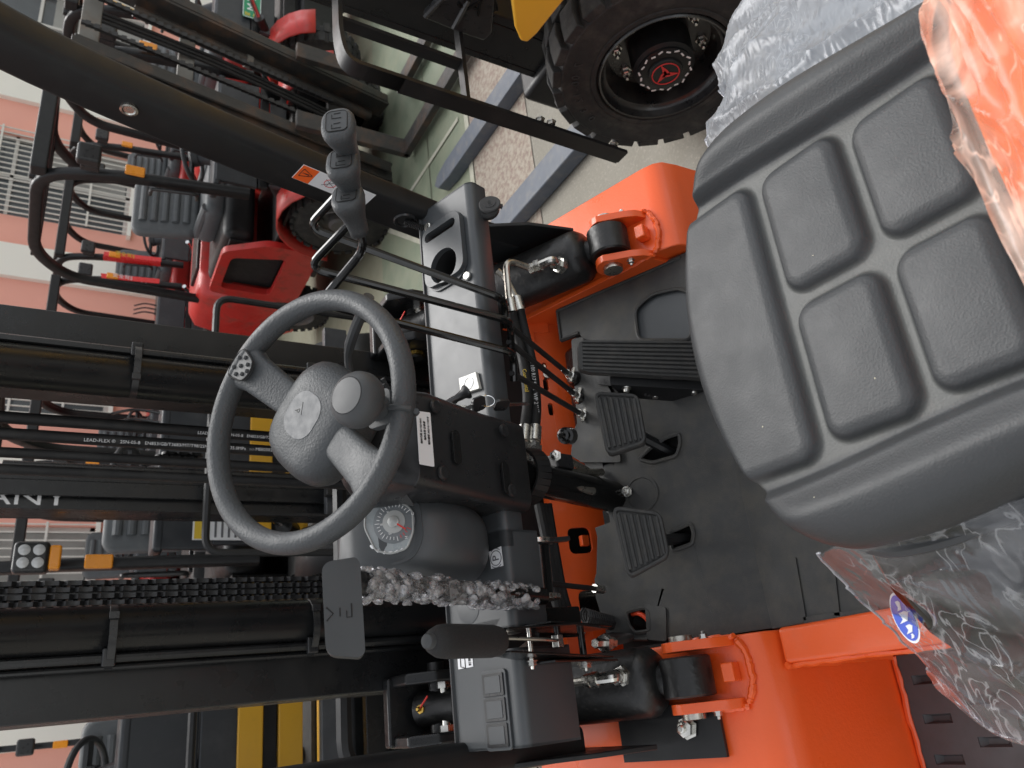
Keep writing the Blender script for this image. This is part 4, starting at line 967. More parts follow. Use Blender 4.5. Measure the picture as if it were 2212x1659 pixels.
# leaf chain on the left side of the mast
def chain(name, x, y, z0, z1, pitch, wd, dp, parent, m='chain_steel', maxn=80):
    n = int((z1 - z0) / pitch)
    ch = obj(name, G().bar((x, y, z0), (x, y, z1), wd * .35, dp * .35), m, parent)
    gl = G()
    for q in (-.42, -.14, .14, .42):
        off = 0 if abs(q) > .3 else pitch / 2
        gl.prism([(q * wd - wd * .10, dp / 2 * math.cos(a) * (.72 if abs(math.sin(a)) < .3 else 1), off + pitch * .62 * math.sin(a)) for a in [2 * math.pi * i / 12 for i in range(12)]], (wd * .20, 0, 0))
    gl.tube([(-wd * .55, 0, 0), (wd * .55, 0, 0)], dp * .22, 8); gl.tube([(-wd * .3, 0, pitch / 2), (wd * .3, 0, pitch / 2)], dp * .2, 8)
    me = None
    for i in range(n):
        if me is None:
            o = obj('chain_link', gl, m, ch, smooth=40, bev=.0004); me = o
        else:
            o = me.copy(); COL.objects.link(o); o.parent = ch
        o.location = (x, y, z0 + pitch * (i + .5))
    return ch
chain('lift_chain', .290, 1.735, .9, 2.35, .0385, .046, .036, OWN)
chain('lift_chain', .594, 1.80, 1.5, 1.6, .0272, .030, .026, OWN)
# load backrest and carriage in front of the mast
LBY = 1.98; LZ = 1.12
pts = bend([(-.10, LBY, .25), (-.10, LBY, LZ), (1.0, LBY, LZ), (1.0, LBY, .25)], .07, 6)
g = G(); rings = []
lb_ = P('load_backrest', G().tube(pts, .020, 8), 'black_paint')
for k in range(6): P('backrest_bar', G().bar((.07 + k * .15, LBY, .25), (.07 + k * .15, LBY, LZ - .01), .018, .012), 'black_paint', lb_)
for z in (.35, .75): P('carriage_bar', G().box((XC, 1.95, z), (1.0, .04, .12)), 'black_paint', lb_, bev=.004)
for x in (.15, .72):
    P('fork', G().box((x, 2.01, .42), (.12, .045, .72)), 'black_paint', bev=.004)
    P('fork_blade', G().box((x, 2.5, .065), (.12, 1.0, .045)), 'black_paint', bev=.004)

# ---- seat
SX, SY0, SY1 = .375, .630, .13      # centre, front, rear
PADS = [(-.175, .173, .495, .70), (-.166, -.007, .381, .483), (.007, .165, .381, .483), (-.158, -.007, .272, .369), (.007, .153, .267, .369), (-.155, -.007, .16, .258), (.007, .150, .16, .254)]
def sdbox(x, y, b, r):
    cx = (b[0] + b[1]) / 2; cy = (b[2] + b[3]) / 2; hx = (b[1] - b[0]) / 2 - r; hy = (b[3] - b[2]) / 2 - r
    dx = abs(x - cx) - hx; dy = abs(y - cy) - hy
    return math.hypot(max(dx, 0), max(dy, 0)) + min(max(dx, dy), 0) - r
def sm(a, b, t): t = max(0, min(1, (t - a) / (b - a))); return t * t * (3 - 2 * t)
def halfw(y):  # half width of the cushion
    base = .268 - .05 * sm(.50, .14, y)
    return base * (1 - max(0, (y - .50) / .155) ** 3.2 * .62) if y > .50 else base
def groove(x, y):
    k = .176 - .022 * sm(.58, .28, y)
    return abs(abs(x) - k)
def seat_h(x, y):
    gw = .176 - .022 * sm(.58, .28, y)
    z = 1.088 + (y - .58) * .10
    if abs(x) < gw + .010:
        d, b_ = min((sdbox(x, y, b, .024), b) for b in PADS)
        cu = max(0, 1 - ((x - (b_[0] + b_[1]) / 2) / (b_[1] - b_[0]) * 2) ** 2) * max(0, 1 - ((y - (b_[2] + b_[3]) / 2) / (b_[3] - b_[2]) * 2) ** 2)
        zz = .009 * sm(.003, -.006, d) + .004 * sm(.0, -.016, d) + .003 * cu
        seam = sm(-.003, .003, d)
        a2 = sm(gw + .010, gw + .004, abs(x)); seam *= a2
    else:
        ax = abs(x) - gw - .010
        zz = .018 * sm(0, .016, ax) + .014 * sm(.01, .05, ax); seam = 0
    return z + zz, seam
NU, NV = 230, 250
g = G(); vs = []; seams = []
for j in range(NV):
    t = j / (NV - 1); y = SY1 + (SY0 + .012 - SY1) * t
    hw_ = halfw(y)
    for i in range(NU):
        s = -1 + 2 * i / (NU - 1); x = s * hw_
        yy = y - .030 * abs(s) ** 2.2 * sm(.3, .62, y) + .012 * (1 - s * s) * sm(.5, .62, y) - .012
        h, se = seat_h(x, yy)
        e = max(0, (abs(s) - .80) / .20); h -= .055 * (1 - math.sqrt(max(0, 1 - e ** 2.2)))
        ef = max(0, (t - .93) / .07); h -= .060 * (1 - math.sqrt(max(0, 1 - ef ** 2)))
        vs.append((SX + x, yy, h)); seams.append(se * (1 - min(1, ef * 2)))
g.add(vs, [(j * NU + i, j * NU + i + 1, (j + 1) * NU + i + 1, (j + 1) * NU + i) for j in range(NV - 1) for i in range(NU - 1)])
edge = [i for i in range(NU)][::-1] + [j * NU for j in range(1, NV)] + [(NV - 1) * NU + i for i in range(1, NU)] + [j * NU + NU - 1 for j in range(1, NV - 1)][::-1]
b0 = len(g.v)
for k in edge:
    p = V(g.v[k]); g.v.append((SX + (p.x - SX) * .97, .38 + (p.y - .38) * .97, p.z - .055)); seams.append(0)
for a in range(len(edge)):
    b = (a + 1) % len(edge); g.f.append([edge[a], edge[b], b0 + b, b0 + a]); g.m.append(0)
seat = P('seat_cushion', g, 'seat_vinyl', smooth=70)
at_ = seat.data.attributes.new('seam', 'FLOAT', 'POINT')
for k, v in enumerate(seams): at_.data[k].value = v
pp_ = []
for k in edge[::4]:
    p = V(g.v[k]); pp_.append((SX + (p.x - SX) * 1.005, p.y, p.z - .052))
P('seat_piping', G().tube(pp_, .008, 8, closed=True), 'smooth_rubber', seat)
P('seat_pan', G().box((SX, .37, .985), (.46, .42, .06)), 'black_plastic', seat, bev=.015)
P('seat_base', G().box((SX, .33, .86), (.40, .50, .24)), 'black_paint', bev=.02)
for x, y in ((.262, .268), (.222, .282)):
    h, _ = seat_h(x - SX, y); P('embossed_mark', G().lathe((x, y, h - .0005), (0, 0, 1), [(.008, 0), (.008, .0010), (.0055, .0011), (.0053, .0003), (.003, .0003), (.0028, .001)], 14), 'black_plastic', seat)
rq = random.Random(3)
for k in range(4):
    x = SX + rq.uniform(-.22, .2); y = rq.uniform(.25, .55); h, _ = seat_h(x - SX, y); P('dust_fleck', G().ball((x, y, h), rq.uniform(.0005, .0011), 6, 4), 'cream_label', seat)

P('hood_side_trim', G().prism([(.16, -.2, 1.0), (.085, -.2, .965), (.02, -.2, .90), (-.06, -.2, .76), (.16, -.2, .72)], (0, .755, 0)), 'gloss_black', bev=.02, seg=4)
P('hood_side_trim', G().prism([(.66, .10, 1.0), (.84, .10, .93), (.90, .10, .60), (.66, .10, .60)], (0, .42, 0)), 'slate_trim', bev=.03, seg=4)
# ================================================================== setting: ground, painted floor, building
mat('concrete', (.225, .21, .175), .85, var=.18, vscale=1.6, bump=.5, bscale=90, dirt=(.33, .31, .26), dirtamt=.14, dscale=70, dsharp=.05)
mat('concrete_far', (.30, .28, .22), .8, var=.2, vscale=.9, bump=.2, bscale=40, dirt=(.22, .19, .13), dirtamt=.1, dscale=3, dsharp=.2)
mat('green_floor', (.165, .20, .135), .6, var=.2, vscale=2.5, bump=.1, bscale=80, dirt=(.29, .28, .20), dirtamt=.2, dscale=5, dsharp=.2)
mat('green_floor_pale', (.235, .235, .165), .6, var=.15, vscale=1.6, bump=.1, bscale=80, dirt=(.16, .15, .09), dirtamt=.1, dscale=2.4, dsharp=.22)
mat('red_floor', (.225, .165, .135), .8, var=.2, vscale=3, bump=.3, bscale=70, dirt=(.37, .34, .275), dirtamt=.42, dscale=38, dsharp=.09)
mat('pale_line', (.42, .41, .33), .7, var=.2, vscale=4, dirt=(.25, .27, .18), dirtamt=.2, dscale=6)
mat('pink_wall', (.84, .41, .32), .85, var=.05, vscale=.8, bump=.1, bscale=30, dirt=(.74, .36, .30), dirtamt=.05, dscale=1.2, dsharp=.2)
mat('white_wall', (.82, .80, .72), .7, var=.04, vscale=1)
mat('window_glass', (.06, .07, .075), .15, var=.5, vscale=1.2)
mat('window_frame', (.55, .54, .50), .5, var=.08)
mat('bar_white', (.66, .64, .58), .5, var=.1)
mat('curtain', (.30, .30, .28), .9, var=.35, vscale=2)
gd = tag(obj('ground', G().add([(-60, -60, 0), (60, -60, 0), (60, 60, 0), (-60, 60, 0)], [(0, 1, 2, 3)]), 'concrete'), kind='structure')
def sheet(name, x0, x1, y0, y1, z, m, sh=0): return tag(obj(name, G().add([(x0, y0, z), (x1, y0 + sh, z), (x1, y1 + sh, z), (x0, y1, z)], [(0, 1, 2, 3)]), m), kind='structure')
sheet('yard_floor', -30, 40, 3.535, 11.9, .004, 'green_floor_pale')
sheet('green_lane', -1.2, 30, 3.02, 3.53, .0045, 'green_floor')
sheet('green_lane', 2.2, 30, 3.536, 4.4, .008, 'green_floor')
sheet('red_lane', -1.2, 30, 2.42, 2.98, .004, 'red_floor')
sheet('lane_line', -1.2, 30, 2.985, 3.03, .0085, 'pale_line')
for x0, y0, x1, y1, w_ in ((2.2, 3.05, 3.3, 4.4, .05), (1.2, 3.54, 2.6, 5.0, .04), (3.2, 3.1, 3.2, 4.4, .03)):
    d = V((x1 - x0, y1 - y0, 0)).normalized(); e = V((-d.y, d.x, 0)) * w_ / 2
    tag(obj('floor_line', G().add([V((x0, y0, .012)) - e, V((x1, y1, .012)) - e, V((x1, y1, .012)) + e, V((x0, y0, .012)) + e], [(0, 1, 2, 3)]), 'pale_line'), kind='structure')

WY = 12.0
bl = root('building', (4, WY, 0), 'pink workshop building with white pilasters and barred windows', 'building')
wins = [(-4.45, 1.55), (-1.15, 1.55), (2.05, 1.75), (5.25, 1.5), (8.52, 1.56), (11.8, 1.56), (15.0, 1.56)]
loops = [[(-16, 0), (26, 0), (26, 9), (-16, 9)]] + [[(c - w_ / 2, 1.42), (c + w_ / 2, 1.42), (c + w_ / 2, 3.9), (c - w_ / 2, 3.9)] for c, w_ in wins]
obj('wall', G().holes([[(x, WY, z) for x, z in l] for l in loops], (0, .3, 0)), 'pink_wall', bl)
for x in (-6.1, -2.85, .42, 3.68, 6.92, 10.2, 13.4): obj('pilaster', G().box((x, WY - .03, 4.5), (.56, .14, 9)), 'white_wall', bl, bev=.01)
for i, (c, w_) in enumerate(wins):
    wd = obj('window', G().box((c, WY + .16, 2.66), (w_, .03, 2.48)), 'window_glass', bl)
    for nm, x, z, sx, sz in (('frame', c - w_ / 2 + .03, 2.66, .06, 2.48), ('frame', c + w_ / 2 - .03, 2.66, .06, 2.48), ('frame', c, 2.66, .05, 2.48), ('frame', c, 1.45, w_, .06), ('frame', c, 3.87, w_, .06), ('frame', c, 3.1, w_, .05)):
        obj(nm, G().box((x, WY + .12, z), (sx, .06, sz)), 'window_frame', wd)
    obj('sill', G().box((c, WY - .06, 1.39), (w_ + .16, .16, .06)), 'white_wall', wd)
    obj('blind', G().box((c + w_ * .25, WY + .138, 2.2), (w_ * .42, .01, 1.4)), 'curtain', wd)
    if -2 < c < 9:
        n = 17
        for k in range(n): obj('bar', G().box((c - w_ / 2 + w_ * k / (n - 1), WY - .10, 2.66), (.016, .016, 2.6)), 'bar_white', wd)
        for z in (1.38, 2.0, 2.65, 3.3, 3.95): obj('bar_rail', G().box((c, WY - .118, z), (w_ + .06, .018, .03)), 'bar_white', wd)

# ================================================================== background forklifts
mat('old_red', (.50, .026, .020), .42, var=.22, vscale=4, dirt=(.12, .05, .03), dirtamt=.12, dscale=9, coat=.2, dsharp=.07)
mat('new_yellow', (.78, .42, .035), .38, var=.05, vscale=3, coat=.25, dirt=(.5, .3, .05), dirtamt=-.15, dscale=20)
mat('rust_steel', (.030, .028, .026), .5, var=.35, vscale=7, bump=.2, bscale=90, dirt=(.19, .085, .032), dirtamt=.06, dscale=7)
mat('dull_steel', (.17, .165, .15), .55, metal=.3, var=.3, vscale=8, dirt=(.16, .09, .045), dirtamt=.1, dscale=9)
mat('tyre', (.018, .018, .018), .75, var=.2, vscale=10, bump=.25, bscale=160, dirt=(.11, .10, .085), dirtamt=.05, dscale=15)
mat('grey_vinyl', (.10, .108, .112), .55, var=.1, vscale=8, bump=.1, bscale=300, dirt=(.25, .25, .24), dirtamt=-.05, dscale=10)
mat('slate_panel', (.034, .038, .043), .42, var=.1, vscale=6, dirt=(.10, .10, .10), dirtamt=-.02, dscale=8)
mat('amber', (.85, .30, .01), .3, var=.1, coat=.5)
mat('lamp_glass', (.55, .56, .56), .15, var=.2, vscale=60, coat=.8)
mat('rim_grey', (.10, .095, .09), .6, var=.3, vscale=10, dirt=(.2, .1, .04), dirtamt=.06, dscale=10)
mat('green_plate', (.02, .28, .13), .4, var=.08)
mat('reflect_red', (.75, .03, .03), .3, var=.05)

def wheel(name, parent, c, r, wd, side, rimm='rim_grey', lugs=26):
    """side = +1/-1: direction of the outer face along x"""
    c = V(c); ax = V((side, 0, 0)); g = G()
    g.lathe(c - ax * wd / 2, ax, [(r * .58, 0), (r * .62, .0), (r * .80, .004), (r * .93, .012), (r * .965, wd * .2), (r * .965, wd * .8), (r * .93, wd - .012), (r * .80, wd - .004), (r * .62, wd), (r * .58, wd), (r * .55, wd - .02), (r * .55, .02)], 40, c0=False, c1=False)
    for k in range(lugs):
        for s_ in (-1, 1):
            a = 2 * math.pi * (k + (.5 if s_ > 0 else 0)) / lugs; da = 2 * math.pi / lugs * .33
            vs_ = []
            for rr_ in (r * .93, r):
                for (x, aa) in ((s_ * wd * .02, a - da), (s_ * wd * .5, a - da * .9), (s_ * wd * .5, a + da * .9), (s_ * wd * .02, a + da)):
                    vs_.append(c + V((x, math.cos(aa) * rr_, math.sin(aa) * rr_)))
            g.add(vs_, [(0, 1, 2, 3), (4, 7, 6, 5), (0, 4, 5, 1), (1, 5, 6, 2), (2, 6, 7, 3), (3, 7, 4, 0)])
    wh = obj(name, g, 'tyre', parent, smooth=35)
    obj('rim', G().lathe(c, ax, [(r * .57, wd * .5), (r * .54, wd * .5 + .006), (r * .51, wd * .45), (r * .46, wd * .10), (r * .30, wd * .06), (r * .001, wd * .06)], 36, c0=False), rimm, wh)
    obj('hub', G().lathe(c, ax, [(r * .24, wd * .05), (r * .24, wd * .42), (r * .18, wd * .50), (r * .01, wd * .5)], 24), rimm, wh)
    for k in range(6):
        a = 2 * math.pi * k / 6; obj('wheel_nut', G().lathe(c + V((0, math.cos(a) * r * .36, math.sin(a) * r * .36)) + ax * wd * .08, ax, [(.013, 0), (.013, .016), (.007, .017), (.007, .028)], 6), 'dull_steel', wh)
    return wh

def seat_g(parent, x, y, z, m='grey_vinyl', s=1):
    rings = []
    def cush(o, u, v, n, w_, l_, t_):
        rr_ = []
        for k, (hh, sc) in enumerate(((0, .94), (.25, 1), (.7, 1), (.93, .95), (1, .86))):
            rr_.append([o + u * (px * sc) + v * (py * sc) + n * (hh * t_) for px, py in rrect(w_, l_, .07, 5)])
        return G().loft(rr_)
    X_, Y_, Z_ = V((1, 0, 0)), V((0, 1, 0)), V((0, 0, 1))
    st_ = obj('seat', cush(V((x, y, z)), X_, Y_, Z_, .50 * s, .46 * s, .12), m, parent, smooth=50)
    v = V((0, .22, 1)).normalized(); n = V((0, -1, .22)).normalized()
    bk = obj('seat_backrest', cush(V((x, y + .27 * s, z + .33 * s)), X_, v, n, .48 * s, .46 * s, .10), m, parent, smooth=50)
    for i in range(5):
        p = V((x, y + .27 * s, z + .33 * s)) + n * .099 + v * (-.15 + .075 * i) * s
        obj('back_roll', G().tube([p - X_ * .15 * s, p + X_ * .15 * s], .028 * s, 10), m, bk)
    for s_ in (-1, 1): obj('seat_bolster', G().tube(spline([(x + s_ * .20 * s, y - .19 * s, z + .11), (x + s_ * .21 * s, y, z + .12), (x + s_ * .20 * s, y + .18 * s, z + .12)], 5), .035 * s, 10), m, st_)
    return st_

def forklift(name, label, loc, body, mastm, group, sparse=False, gutted=False, dz=0, rz=0, mast_tilt=0, hm=2.0, backrest=True, forks=True, low=False, slate='slate_panel', guardm='black_paint', stripe=None, lamps=True, mast=True, lbtop=1.27, seatm='grey_vinyl'):
    r = root(name, loc, label, 'forklift', group, world=False, rz=rz)
    Q = lambda nm, g, m, par=None, **k: obj(nm, g, m, r if par is None else par, **k)
    for s_ in (-1, 1):
        wheel('front_wheel', r, (s_ * .49, 0, .335), .335, .19, s_)
        wheel('rear_wheel', r, (s_ * .46, 1.42, .27), .27, .16, s_)
        fn = [(s_ * .60, y, z) for y, z in [(.42 * math.cos(R(a)), .34 + .42 * math.sin(R(a))) for a in range(-5, 175, 15)]]
        fo = [(s_ * .36, y, z) for y, z in [(.42 * math.cos(R(a)), .34 + .42 * math.sin(R(a))) for a in range(-5, 175, 15)]]
        g = G()
        n = len(fn); g.add(fn + fo, [(i, i + 1, n + i + 1, n + i) for i in range(n - 1)])
        o = Q('fender', g, body); o.modifiers.new('s', 'SOLIDIFY').thickness = .012
        # side panel with an opening backed by a near-black sheet
        loops = [[(y, z) for y, z in roundpoly([(.42, .34), (1.16, .34), (1.22, .6), (1.18, 1.0), (.60, 1.0), (.42, .72)], .05)], [(y, z) for y, z in (roundpoly([(.56, .56), (1.10, .56), (1.10, .93), (.66, .93)], .05) if gutted else roundpoly([(.62, .66), (1.08, .66), (1.08, .92), (.66, .92)], .05))]]
        Q('side_panel', G().holes([[(s_ * .56, y, z) for y, z in l] for l in loops], (-s_ * .05, 0, 0)), body, bev=.012)
        Q('opening_shade', G().box((s_ * .47, .84, .76), (.02, .56, .40)), 'dark_void')  # near-black sheet paints the shade inside the panel opening
        Q('step', G().box((s_ * .50, .52, .33), (.16, .36, .03)), 'black_paint', bev=.004)
        # guard legs
        a = V((s_ * .50, -.04, .95)); 
        pts = bend([a, V((s_ * .50, .06, 1.75)), V((s_ * .49, .20, 2.13)), V((s_ * .48, 1.12, 2.16)), V((s_ * .48, 1.42, 1.95)), V((s_ * .48, 1.46, 1.02))], .22, 6)
        rings = []
        for i, p in enumerate(pts):
            dd = (pts[min(i + 1, len(pts) - 1)] - pts[max(i - 1, 0)]).normalized(); e_ = dd.cross(V((1, 0, 0)))
            rings.append([p + V((1, 0, 0)) * aa + e_ * bb for aa, bb in rrect(.05, .075, .012, 2)])
        lg = Q('guard_leg', G().loft(rings), guardm, smooth=60)
        Q('marker_lamp', G().box((s_ * .505, -.035, 1.62), (.06, .03, .11)), 'amber', lg, bev=.008)
        if lamps:
            Q('lamp_bracket', G().box((s_ * .50, -.02, 1.86), (.10, .05, .10)), 'black_plastic', lg, bev=.006)
            hl = Q('head_lamp', G().box((s_ * .50, -.09, 1.87), (.13, .07, .13)), 'black_plastic', lg, bev=.018)
            # four small lenses in the lamp are its own parts' faces
        g = G().tube(bend([V((s_ * .55, .07, 1.25)), V((s_ * .55, .01, 1.26)), V((s_ * .55, .05, 1.52)), V((s_ * .55, .11, 1.52))], .04), .012, 8)
        Q('grab_handle', g, 'black_plastic', lg)
        Q('tilt_cylinder', G().tube([V((s_ * .36, .18, .66)), V((s_ * .36, -.14, .86))], .042, 16), 'cylinder_paint')
        Q('tilt_rod', G().tube([V((s_ * .36, -.14, .86)), V((s_ * .36, -.30, .955))], .02, 12), 'chrome')
    for k in range(7): Q('roof_bar', G().box((0, .28 + k * .15, 2.155), (.96, .035, .05)), guardm, bev=.006)
    Q('roof_front_beam', G().box((0, .16, 2.125), (1.02, .10, .09)), guardm, bev=.012)
    Q('chassis', G().box((0, .62, .48), (.84, 1.3, .34)), 'black_paint', bev=.02)
    Q('floor_plate', G().box((0, .26, .66), (.98, .55, .02)), 'mat_rubber')
    # front cowl facing the mast: slate panels with a colour stripe
    Q('cowl_panel', G().box((0, -.02, 1.03), (.86, .03, .26)), slate, bev=.008)
    if dz: Q('cowl_panel', G().box((.0, -.012, 1.165 + dz / 2), (.90, .03, dz)), slate, bev=.008)
    Q('cowl_panel', G().box((0, -.035, .865), (.86, .03, .06)), 'black_paint', bev=.006)
    Q('front_plate', G().box((0, -.045, .775), (.82, .03, .11)), stripe or slate, bev=.006)
    Q('front_plate', G().box((0, -.05, .60), (.78, .03, .10)), stripe or 'black_paint', bev=.006)
    if dz: Q('front_plate', G().box((0, -.062, .955), (.84, .02, .11)), stripe, bev=.006)
    Q('axle_housing', G().box((0, 0, .38), (.78, .24, .28)), 'black_paint', bev=.03)
    Q('dash', G().box((0, .06, 1.15 + dz), (.92, .18, .05)), slate, bev=.02, seg=3)
    # hood, counterweight
    Q('hood', G().box((0, .88, .90), (.92, .72, .22)), 'black_paint' if gutted else body, bev=.07, seg=4)
    rings = []
    for z, w_, y0, y1 in ((.22, 1.04, 1.30, 1.86), (.40, 1.10, 1.22, 1.98), (.80, 1.10, 1.18, 2.0), (1.0, 1.06, 1.2, 1.95), (1.06, .96, 1.24, 1.86)):
        rings.append([V((x, (y0 + y1) / 2 + y, z)) for x, y in rrect(w_, y1 - y0, .16, 5)])
    Q('counterweight', G().loft(rings), body, smooth=50)
    Q('rear_grille', G().box((0, 1.45, 1.07), (.6, .3, .03)), 'black_plastic', bev=.01)
    seat_g(r, 0, .80, 1.01, seatm)
    # steering
    cw = V((-.04, .30, 1.27 + dz)); nw = V((0, .5, .86)).normalized(); uw = V((1, 0, 0)); vw = nw.cross(uw)
    sw2 = Q('steering_wheel', G().tube([cw + uw * (.17 * math.cos(a)) + vw * (.17 * math.sin(a)) for a in [2 * math.pi * i / 32 for i in range(32)]], .015, 10, closed=True), 'smooth_rubber')
    Q('wheel_spoke', G().bar(cw + uw * .16, cw - uw * .16, .045, .02, up=nw), 'smooth_rubber', sw2); Q('wheel_boss', G().lathe(cw - nw * .05, nw, [(.06, 0), (.065, .04), (.05, .06)], 20), 'smooth_rubber', sw2)
    Q('steering_column', G().tube([cw - nw * .04, cw - nw * .16, V((-.04, .14, .95 + dz)), V((-.04, .13, .66))], [.05, .075, .07, .035], 14), slate)
    for k in range(3): Q('lever', G().tube(spline([(.20 + k * .05, .10, 1.14 + dz), (.22 + k * .05, .12, 1.28 + dz), (.22 + k * .05, .2, 1.38 + dz)], 4), .008, 6), 'gloss_black')
    if mast:
        mt = lambda p: V((p[0], p[1] - (p[2] - .4) * math.tan(mast_tilt), p[2]))
        def mb(nm, x0, x1, y0, y1, z0, z1, m=mastm, par=None):
            a = mt(((x0 + x1) / 2, (y0 + y1) / 2, z0)); b = mt(((x0 + x1) / 2, (y0 + y1) / 2, z1))
            return Q(nm, G().bar(a, b, abs(x1 - x0), abs(y1 - y0), up=(0, 1, 0)) if True else None, m, par, bev=.004)
        for s_ in (-1, 1):
            o = mb('mast_rail', s_ * .30, s_ * .38, -.42, -.40, .08, hm); mb('rail_web', s_ * .36, s_ * .38, -.40, -.28, .08, hm, par=o); mb('rail_flange', s_ * .30, s_ * .38, -.28, -.26, .08, hm, par=o)
            o = mb('inner_rail', s_ * .255, s_ * .275, -.45, -.31, .10, hm + .02); mb('rail_lip', s_ * .275, s_ * .335, -.455, -.437, .10, hm + .02, par=o)
            if sparse and s_ > 0: continue
            a, b = mt((s_ * .20, -.33, .2)), mt((s_ * .20, -.33, hm - .25))
            cy = Q('lift_cylinder', G().tube([a, b], .036, 16), mastm); Q('ram', G().tube([b, mt((s_ * .20, -.33, hm))], .022, 12), 'chrome', cy)
            Q('cylinder_band', G().tube([a.lerp(b, .55), a.lerp(b, .575)], .042, 16), 'dull_steel', cy)
            a, b = mt((s_ * (.24 if sparse else .11), -.40, .5)), mt((s_ * (.24 if sparse else .11), -.40, hm - .02))
            ch = Q('lift_chain', G().bar(a, b, .014, .010, up=(0, 1, 0)), 'chain_steel')
            nl = int((b - a).length / .045); me_ = None
            for i in range(nl):
                p = a.lerp(b, (i + .5) / nl)
                if me_ is None:
                    gg = G(); gg.box((0, 0, 0), (.030, .022, .026)); gg.box((0, 0, .0225), (.020, .018, .022)); me_ = Q('chain_link', gg, 'chain_steel', ch); o = me_
                else: o = me_.copy(); COL.objects.link(o); o.parent = ch
                o.location = p
        for z, hh in (((.45, .12), (hm - .05, .10)) if sparse else ((.45, .12), (hm * .72, .09), (hm - .05, .10))):
            a = mt((0, -.30, z)); Q('mast_crossmember', G().box(a, (.72, .05, hh)), 'dull_steel' if z > 1 and mastm == 'rust_steel' else mastm, bev=.006)
        for k in range(0 if sparse else 3): Q('mast_hose', G().tube(spline([mt((.02 + .03 * k, -.33, .5)), mt((.03 + .03 * k, -.35, 1.2)), mt((.02 + .03 * k, -.33, hm - .1))], 6), .011, 8), 'hose')
    if backrest:
        pts = bend([(-.58, -.56, .30), (-.58, -.56, lbtop), (.58, -.56, lbtop), (.58, -.56, .30)], .07, 5)
        lb2 = Q('load_backrest', G().tube(pts, .016, 8), 'black_paint')
        for k in range(2 if sparse else 7): Q('backrest_bar', G().bar((-.42 + k * .14, -.56, .3), (-.42 + k * .14, -.56, lbtop), .016, .012), 'black_paint', lb2)
        for z in (.30, .72): Q('carriage_bar', G().box((0, -.53, z), (1.02, .04, .11)), 'slate_panel', lb2, bev=.004)
    if forks:
        for x in (-.28, .28):
            fk = Q('fork', G().box((x, -.585, .42), (.12, .045, .74)), mastm, bev=.004); Q('fork_blade', G().box((x, -1.05, .065), (.12, .95, .045)), mastm, fk, bev=.004)
    return r

mat('rim_black', (.010, .010, .011), .3, var=.2, vscale=12, coat=.3, dirt=(.075, .07, .058), dirtamt=.04, dscale=14, dsharp=.15)
mat('fork_blue', (.085, .10, .125), .5, var=.15, vscale=6, dirt=(.30, .26, .2), dirtamt=-.02, dscale=18)
GB = 'old red forklifts parked in the yard'
fl1 = forklift('forklift', 'worn red forklift with rusty mast and grey seat beyond the control levers', (3.74, 4.32, 0), 'old_red', 'rust_steel', GB, mast_tilt=R(11), hm=1.98, backrest=False, gutted=True)
fl0 = forklift('forklift', 'red forklift with a green number plate on its dark front cowl', (5.55, 4.75, 0), 'old_red', 'rust_steel', GB, hm=1.2, backrest=False, mast=False, forks=False)
fl2 = forklift('forklift', 'distant red forklift with grey ribbed seat behind the amber-lamp guard leg', (5.32, 7.9, 0), 'old_red', 'rust_steel', GB, hm=1.2, mast=False, backrest=False, forks=False)
fl5 = forklift('forklift', 'distant red forklift right of the mast, its grey seat beside the pink wall pilaster', (4.05, 7.9, 0), 'old_red', 'rust_steel', GB, hm=1.2, mast=False, backrest=False, forks=False)
GY = 'black and yellow forklifts facing the camera'
fl3 = forklift('forklift', 'black and yellow forklift seen through the steering wheel and mast hoses', (1.27, 3.80, 0), 'black_paint', 'mast_paint', GY, sparse=True, dz=.24, hm=2.25, stripe='new_yellow')
fl4 = forklift('forklift', 'black and yellow forklift behind the left mast rail', (-.06, 3.90, 0), 'black_paint', 'mast_paint', GY, sparse=True, dz=.30, hm=2.25, stripe='new_yellow')
fl6 = forklift('forklift', 'distant red forklift seen between the chain and the mast lettering', (1.9, 8.0, 0), 'old_red', 'rust_steel', GB, mast=False, backrest=False, forks=False)
fl7 = forklift('forklift', 'distant red forklift beside the left lift cylinder', (.62, 8.1, 0), 'old_red', 'rust_steel', GB, mast=False, backrest=False, forks=False)
fl8 = forklift('forklift', 'distant red forklift between the mast hoses', (2.95, 7.6, 0), 'old_red', 'rust_steel', GB, mast=False, backrest=False, forks=False)
fl9 = forklift('forklift', 'distant red forklift at the top, below the barred window and behind the rusty mast', (6.7, 7.8, 0), 'old_red', 'rust_steel', GB, mast=False, backrest=False, forks=False)
# writing on them
def lp(par, nm, g, m, **k): return obj(nm, g, m, par, **k)
text('mast_lettering', 'ANY', V((-.34, -.4225, 1.90)), (0, 0, -1), (1, 0, 0), .085, 'white_ink', fl3, depth=.0008, sx=1.6)
wl_ = lp(fl3, 'warning_label', G().box((-.36, -.037, 1.14), (.10, .004, .22)), 'white_label')
lp(fl3, 'label_header', G().box((-.36, -.0395, 1.225), (.09, .002, .035)), 'yellow_ink', bev=0)
for k in range(5): lp(fl3, 'label_print', G().box((-.36, -.0395, 1.18 - k * .03), (.075, .002, .010)), 'grey_ink')
PX, PZ = -.18, .90
pl_ = lp(fl0, 'number_plate', G().box((PX, -.066, PZ), (.26, .004, .14)), 'green_plate', bev=.004)
lp(fl0, 'plate_border', G().tube([(x + PX, -.069, PZ + z) for x, z in rrect(.252, .132, .015, 3)], .003, 5, closed=True), 'white_label')
text('plate_lettering', '蒙', V((PX - .095, -.0685, PZ + .03)), (1, 0, 0), (0, 0, 1), .045, 'yellow_ink', fl0, depth=.001)
